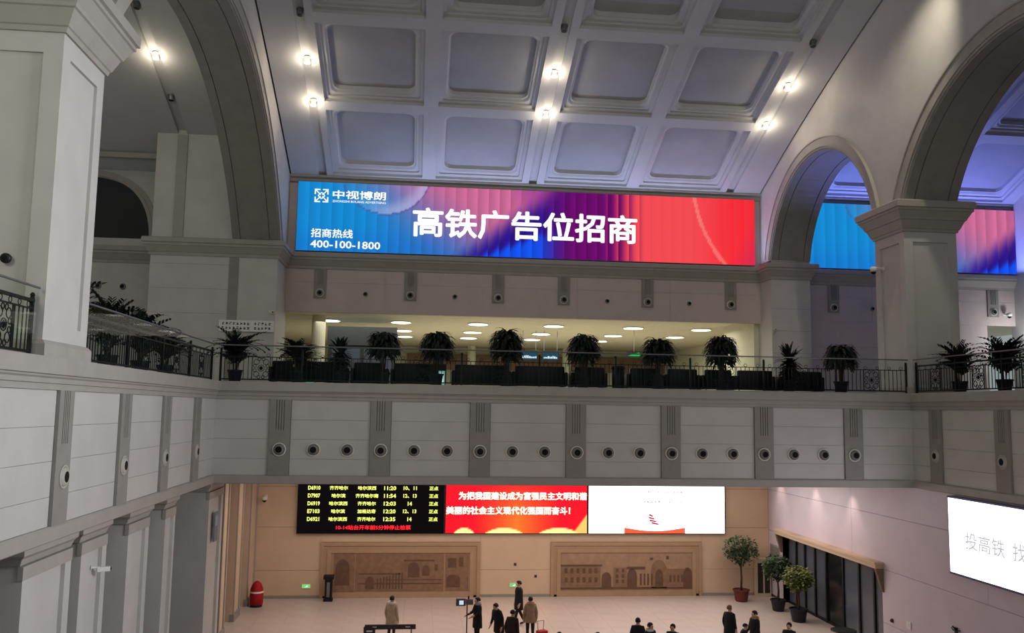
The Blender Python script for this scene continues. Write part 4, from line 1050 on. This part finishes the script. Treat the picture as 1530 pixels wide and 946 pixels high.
# ------------------------------------------------------------------ people
SKIN = mat('skin', (196, 150, 122), .55); HAIRM = mat('hair_black', (18, 15, 14), .6); SHOE = mat('shoe_black', (20, 19, 19), .5); EYE = mat('eye_dark', (24, 18, 16), .3); LIP = mat('lip', (150, 92, 82), .5)
def person(label, x, y, rz, h=1.7, coat=(24, 25, 30), legs=(26, 27, 33), lean=0.0, stride=.0, long=.62, arms=(0.0, 0.0), hair=HAIRM, collar=None, head=0.0):
    k = h/1.7; t = thing('person', label, 'person', (x, y, 0), rz, 'people in the lower hall')
    cm = mat('cloth_%d_%d_%d' % coat, coat, .8, var=.15, scale=9); lm = mat('cloth_%d_%d_%d' % legs, legs, .8)
    V, E_, Rr = [], [], []
    cl, sl = math.cos(lean), math.sin(lean)
    def top(p):                # lean the upper body forward (local -y) about the hip
        px, py, pz = p; dz = pz-.95; return (px, py*cl-dz*sl, .95+dz*cl+py*sl)
    def nv(p, r, par=None, up_=True):
        V.append(tuple(q*k for q in (top(p) if up_ else p))); Rr.append((r if isinstance(r, tuple) else (r, r)))
        if par is not None: E_.append((par, len(V)-1))
        return len(V)-1
    pe = nv((0, 0, .95), (.165, .12)); wa = nv((0, 0, 1.12), (.15, .115), pe); ch = nv((0, 0, 1.32), (.17, .12), wa); ne = nv((0, -.005, 1.455), .055, ch)
    hb = -.03; h1 = nv((0, hb, 1.53), (.068, .075), ne); h2 = nv((0, hb, 1.61), (.078, .095), h1); h3 = nv((0, hb+.005, 1.675), (.06, .07), h2); nv((0, hb-.105, 1.585), .014, h2)
    for s in (-1, 1):
        aa = arms[0 if s < 0 else 1]
        sh = nv((s*.175, 0, 1.395), .082, ch)
        el = nv((s*.235, .03-.12*math.sin(aa), 1.395-.28*math.cos(aa*.6)), .064, sh)
        wr_ = (s*(.245-.07*math.sin(aa)), -.06-.30*math.sin(aa), 1.395-.28*math.cos(aa*.6)-.24*math.cos(aa*1.4)); w_ = nv(wr_, .042, el)
        dn = Vector((0, -.25-.75*math.sin(aa), -1+.75*math.sin(aa))).normalized()
        pc = Vector(wr_)+dn*.07; pm = nv(tuple(pc), (.034, .02), w_)
        for q, (off, ln) in enumerate(((-.028, .075), (-.010, .09), (.010, .085), (.028, .065))):
            b0 = pc+Vector((0, off, 0))+dn*.03; f1 = nv(tuple(b0+dn*ln*.5), .009, pm); nv(tuple(b0+dn*ln+Vector((-s*.02, 0, 0))), .008, f1)
        th = nv(tuple(pc+Vector((-s*.01, -.04, 0))-dn*.02), .011, pm); nv(tuple(pc+Vector((-s*.02, -.055, 0))+dn*.03), .009, th)
        st_ = s*stride; hp = nv((s*.095, 0, .90), .095, pe, False); kn = nv((s*.10, -.02-st_*.5, .49), .066, hp, False); an = nv((s*.10, .02-st_+(.05 if st_ < 0 else 0), .09), .047, kn, False); nv((s*.115, -.13-st_, .045), .042, an, False)
    me = bpy.data.meshes.new('body'); me.from_pydata(V, E_, [])
    o = bpy.data.objects.new('body', me); COL.objects.link(o)
    md = o.modifiers.new('skin', 'SKIN'); md.use_smooth_shade = True
    for i, r in enumerate(Rr):
        sv = me.skin_vertices[0].data[i]; sv.radius = (r[0]*k, r[1]*k); sv.use_root = (i == 0)
    sb = o.modifiers.new('sub', 'SUBSURF'); sb.levels = 1; sb.render_levels = 1
    BODIES.append((o, t, cm, lm, k, lean)); bd = o
    # coat: one shell round the trunk
    prof = [(long, .235, .175), (.80, .225, .17), (.98, .21, .165), (1.15, .19, .15), (1.30, .21, .152), (1.39, .205, .135), (1.44, .15, .105), (1.475, .085, .08)]
    c_ = MB(); SG = 16
    for z, a, b in prof:
        for q in range(SG):
            an = 2*math.pi*q/SG; p = (a*math.cos(an), b*math.sin(an), z); p = top(p) if z > .95 else p
            c_.v.append(tuple(v*k for v in p))
    for i in range(len(prof)-1):
        for q in range(SG):
            a, b = i*SG+q, i*SG+(q+1) % SG; c_.face((a, b, b+SG, a+SG))
    c_.face(tuple(reversed(range(SG)))); c_.build('coat', cm, t, True)
    hr = MB()
    for i in range(7):
        for q in range(14):
            th_, ph = math.pi*.62*i/6, 2*math.pi*q/14
            p = (.093*math.sin(th_)*math.cos(ph), hb+.012+.112*math.sin(th_)*math.sin(ph)+(.02 if math.sin(ph) > 0 else .035*(i > 3)), 1.615+.108*math.cos(th_))
            hr.v.append(tuple(v*k for v in top(p)))
    for i in range(6):
        for q in range(14):
            a, b = i*14+q, i*14+(q+1) % 14; hr.face((a, b, b+14, a+14))
    hr.build('hair', hair, t, True)
    for s in (-1, 1):
        p = top((s*.032, hb-.088, 1.605)); MB().lathe([(.001, -.008), (.009, 0), (.001, .008)], tuple(v*k for v in p), 8).build('eye', EYE, bd)
        p = top((s*.082, hb+.01, 1.59)); MB().lathe([(.004, -.03), (.016, 0), (.01, .03)], tuple(v*k for v in p), 8).build('ear', SKIN, bd)
    p = top((0, hb-.083, 1.545)); MB().box(p[0]*k-.022, p[0]*k+.022, p[1]*k-.006, p[1]*k+.004, p[2]*k-.005, p[2]*k+.005).build('mouth', LIP, bd)
    if collar:
        q = MB(); ring_ = []
        for i, (z, a) in enumerate(((1.42, .15), (1.47, .16), (1.52, .135), (1.50, .10))):
            for w in range(14):
                an = 2*math.pi*w/14; q.v.append(tuple(v*k for v in top((a*math.cos(an), .02+a*.8*math.sin(an), z))))
        for i in range(3):
            for w in range(14):
                a, b = i*14+w, i*14+(w+1) % 14; q.face((a, b, b+14, a+14))
        q.build('collar', collar, t, True)
    return t
BODIES = []
FUR = mat('fur_brown', (150, 118, 90), .9, var=.3, scale=20); PALEC = mat('pale_collar', (200, 196, 190), .8)
L_, R_, AW = -math.pi/2, math.pi/2, math.pi
person('person in a pale beige coat behind the long barrier board', -.80, 33.9, AW*.85, 1.7, (178, 156, 132), (36, 33, 34), collar=PALEC)
person('person in a black coat just right of the camera pole, hands raised', 2.40, 33.55, -1.2, 1.7, (20, 20, 25), (24, 24, 29), arms=(.9, .9), collar=mat('grey_hood', (140, 140, 146), .8))
person('person in black leaning to the left beside the standing group', 3.15, 32.85, -.9, 1.68, (20, 20, 24), (22, 22, 27), lean=.28, arms=(.6, .2))
person('person in a dark maroon jacket in front of the group', 3.47, 31.5, 2.6, 1.68, (44, 26, 28), (26, 24, 28), lean=.1)
person('tall person in a long black coat striding left, nearest the back wall', 4.28, 36.35, -1.35, 1.76, (20, 20, 26), (20, 20, 25), stride=.22)
person('person in a fur-brown jacket beside the red suitcase', 4.40, 33.6, AW, 1.7, (150, 122, 98), (32, 34, 42), long=.78, collar=FUR)
person('person of whom only the dark head shows at the lower frame edge', 4.65, 28.3, AW, 1.7)
person('person in black bending forward at the lower frame edge', 5.55, 29.3, 1.5, 1.72, lean=.95, arms=(.5, .5))
person('person in black, left one of the pair at the lower frame edge', 7.66, 30.1, AW*.9, 1.7)
person('person in black with a pale collar, right one of the pair', 7.90, 29.4, .5, 1.7, collar=PALEC)
person('person in black alone between the pair and the two standing right', 8.62, 29.2, -.6, 1.7)
person('person in a black coat with brown cap-like hair at the right', 11.55, 31.9, 2.2, 1.7, hair=mat('hair_brown', (112, 74, 54), .7))
person('short person in black leaning against the brown-haired one', 11.42, 30.3, 1.0, 1.45, lean=.2)
person('person in black with a fur hood facing left at the right', 12.12, 30.9, -1.3, 1.72, arms=(.5, .5), collar=FUR)
person('rightmost person in black at the lower frame edge', 12.70, 29.3, -.7, 1.68)
dg = bpy.context.evaluated_depsgraph_get()
for o, t, cm, lm, k, lean in BODIES:
    me = bpy.data.meshes.new_from_object(o.evaluated_get(dg)); me.name = 'body'
    me.materials.clear()
    for q in (SKIN, cm, lm, SHOE): me.materials.append(q)
    cl, sl = math.cos(lean), math.sin(lean)
    for p in me.polygons:
        c = p.center/k; dz = c.z-.95; yy = c.y*cl+dz*sl; zz = .95+dz*cl-c.y*sl
        if c.z < .10: i = 3
        elif zz > 1.47: i = 0
        elif abs(c.x) > .17 and (zz < .90 or yy < -.24) and c.z > .5: i = 0
        elif c.z < .88: i = 2
        else: i = 1
        p.material_index = i; p.use_smooth = True
    old = o.data; o.modifiers.clear(); o.data = me; bpy.data.meshes.remove(old); o.parent = t
for x, y, rz, lb in ((4.72, 32.7, .5, 'red suitcase with a dark handle beside the person in the fur-brown jacket'),):
    t = thing('suitcase', lb, 'suitcase', (x, y, 0), rz)
    MB().cbox(-.2, .2, -.13, .13, .06, .70, .04).build('body', mat('case_red', (176, 30, 34), .4), t, True)
    MB().tube([(-.12, .08, .68), (-.14, .08, 1.02), (.14, .08, 1.02), (.12, .08, .68)], .012, 6).build('handle', BLACK, t)
    for sx in (-.15, .15):
        for sy in (-.09, .09): MB().lathe([(.03, 0), (.03, .06)], (sx, sy, 0), 8).build('wheel', BLACK, t)
# ------------------------------------------------------------------ small things by the glass doors
for x, y, h, r, lb, tm in ((15.75, 31.55, .88, .46, 'dark round-topped table at the lower frame edge before the glass doors', BLACKL), (16.45, 30.75, .78, .38, 'white round-topped table at the lower frame edge beside the dark one', WHITE)):
    t = thing('round_table', lb, 'table', (x, y, 0))
    MB().lathe([(r-.03, h-.05), (r, h-.04), (r, h-.01), (r-.02, h)], seg=24).build('tabletop', tm, t); MB().lathe([(.035, .03), (.035, h-.05)], seg=10).build('column', GREYM, t); MB().lathe([(.24, 0), (.24, .02), (.05, .04)], seg=18).build('base', GREYM, t)
t = thing('wall_bracket', 'dark wall bracket with short arms low on the right wall under the big screen', 'bracket', (XR-.01, 26.82, 2.0))
MB().box(-.04, 0, -.06, .06, -.12, .08).build('wall_plate', BLACK, t); MB().tube([(-.03, -.22, .02), (-.12, 0, 0), (-.03, .22, .02)], .02, 6).build('arm', BLACK, t); MB().tube([(-.02, 0, 0), (-.14, 0, .12)], .025, 6).build('stem', BLACK, t)
t = thing('wall_plate', 'small blue-grey plate on the last pier under the left balcony', 'plate', (-6.55, 30.0, 4.3))
MB().cbox(0, .04, -.22, .22, 0, .95, .01).build('plate', mat('plate_blue_grey', (110, 126, 142), .5), t); MB().box(.04, .045, -.15, .15, .5, .82).build('panel', mat('plate_pale', (150, 164, 176), .5), t)
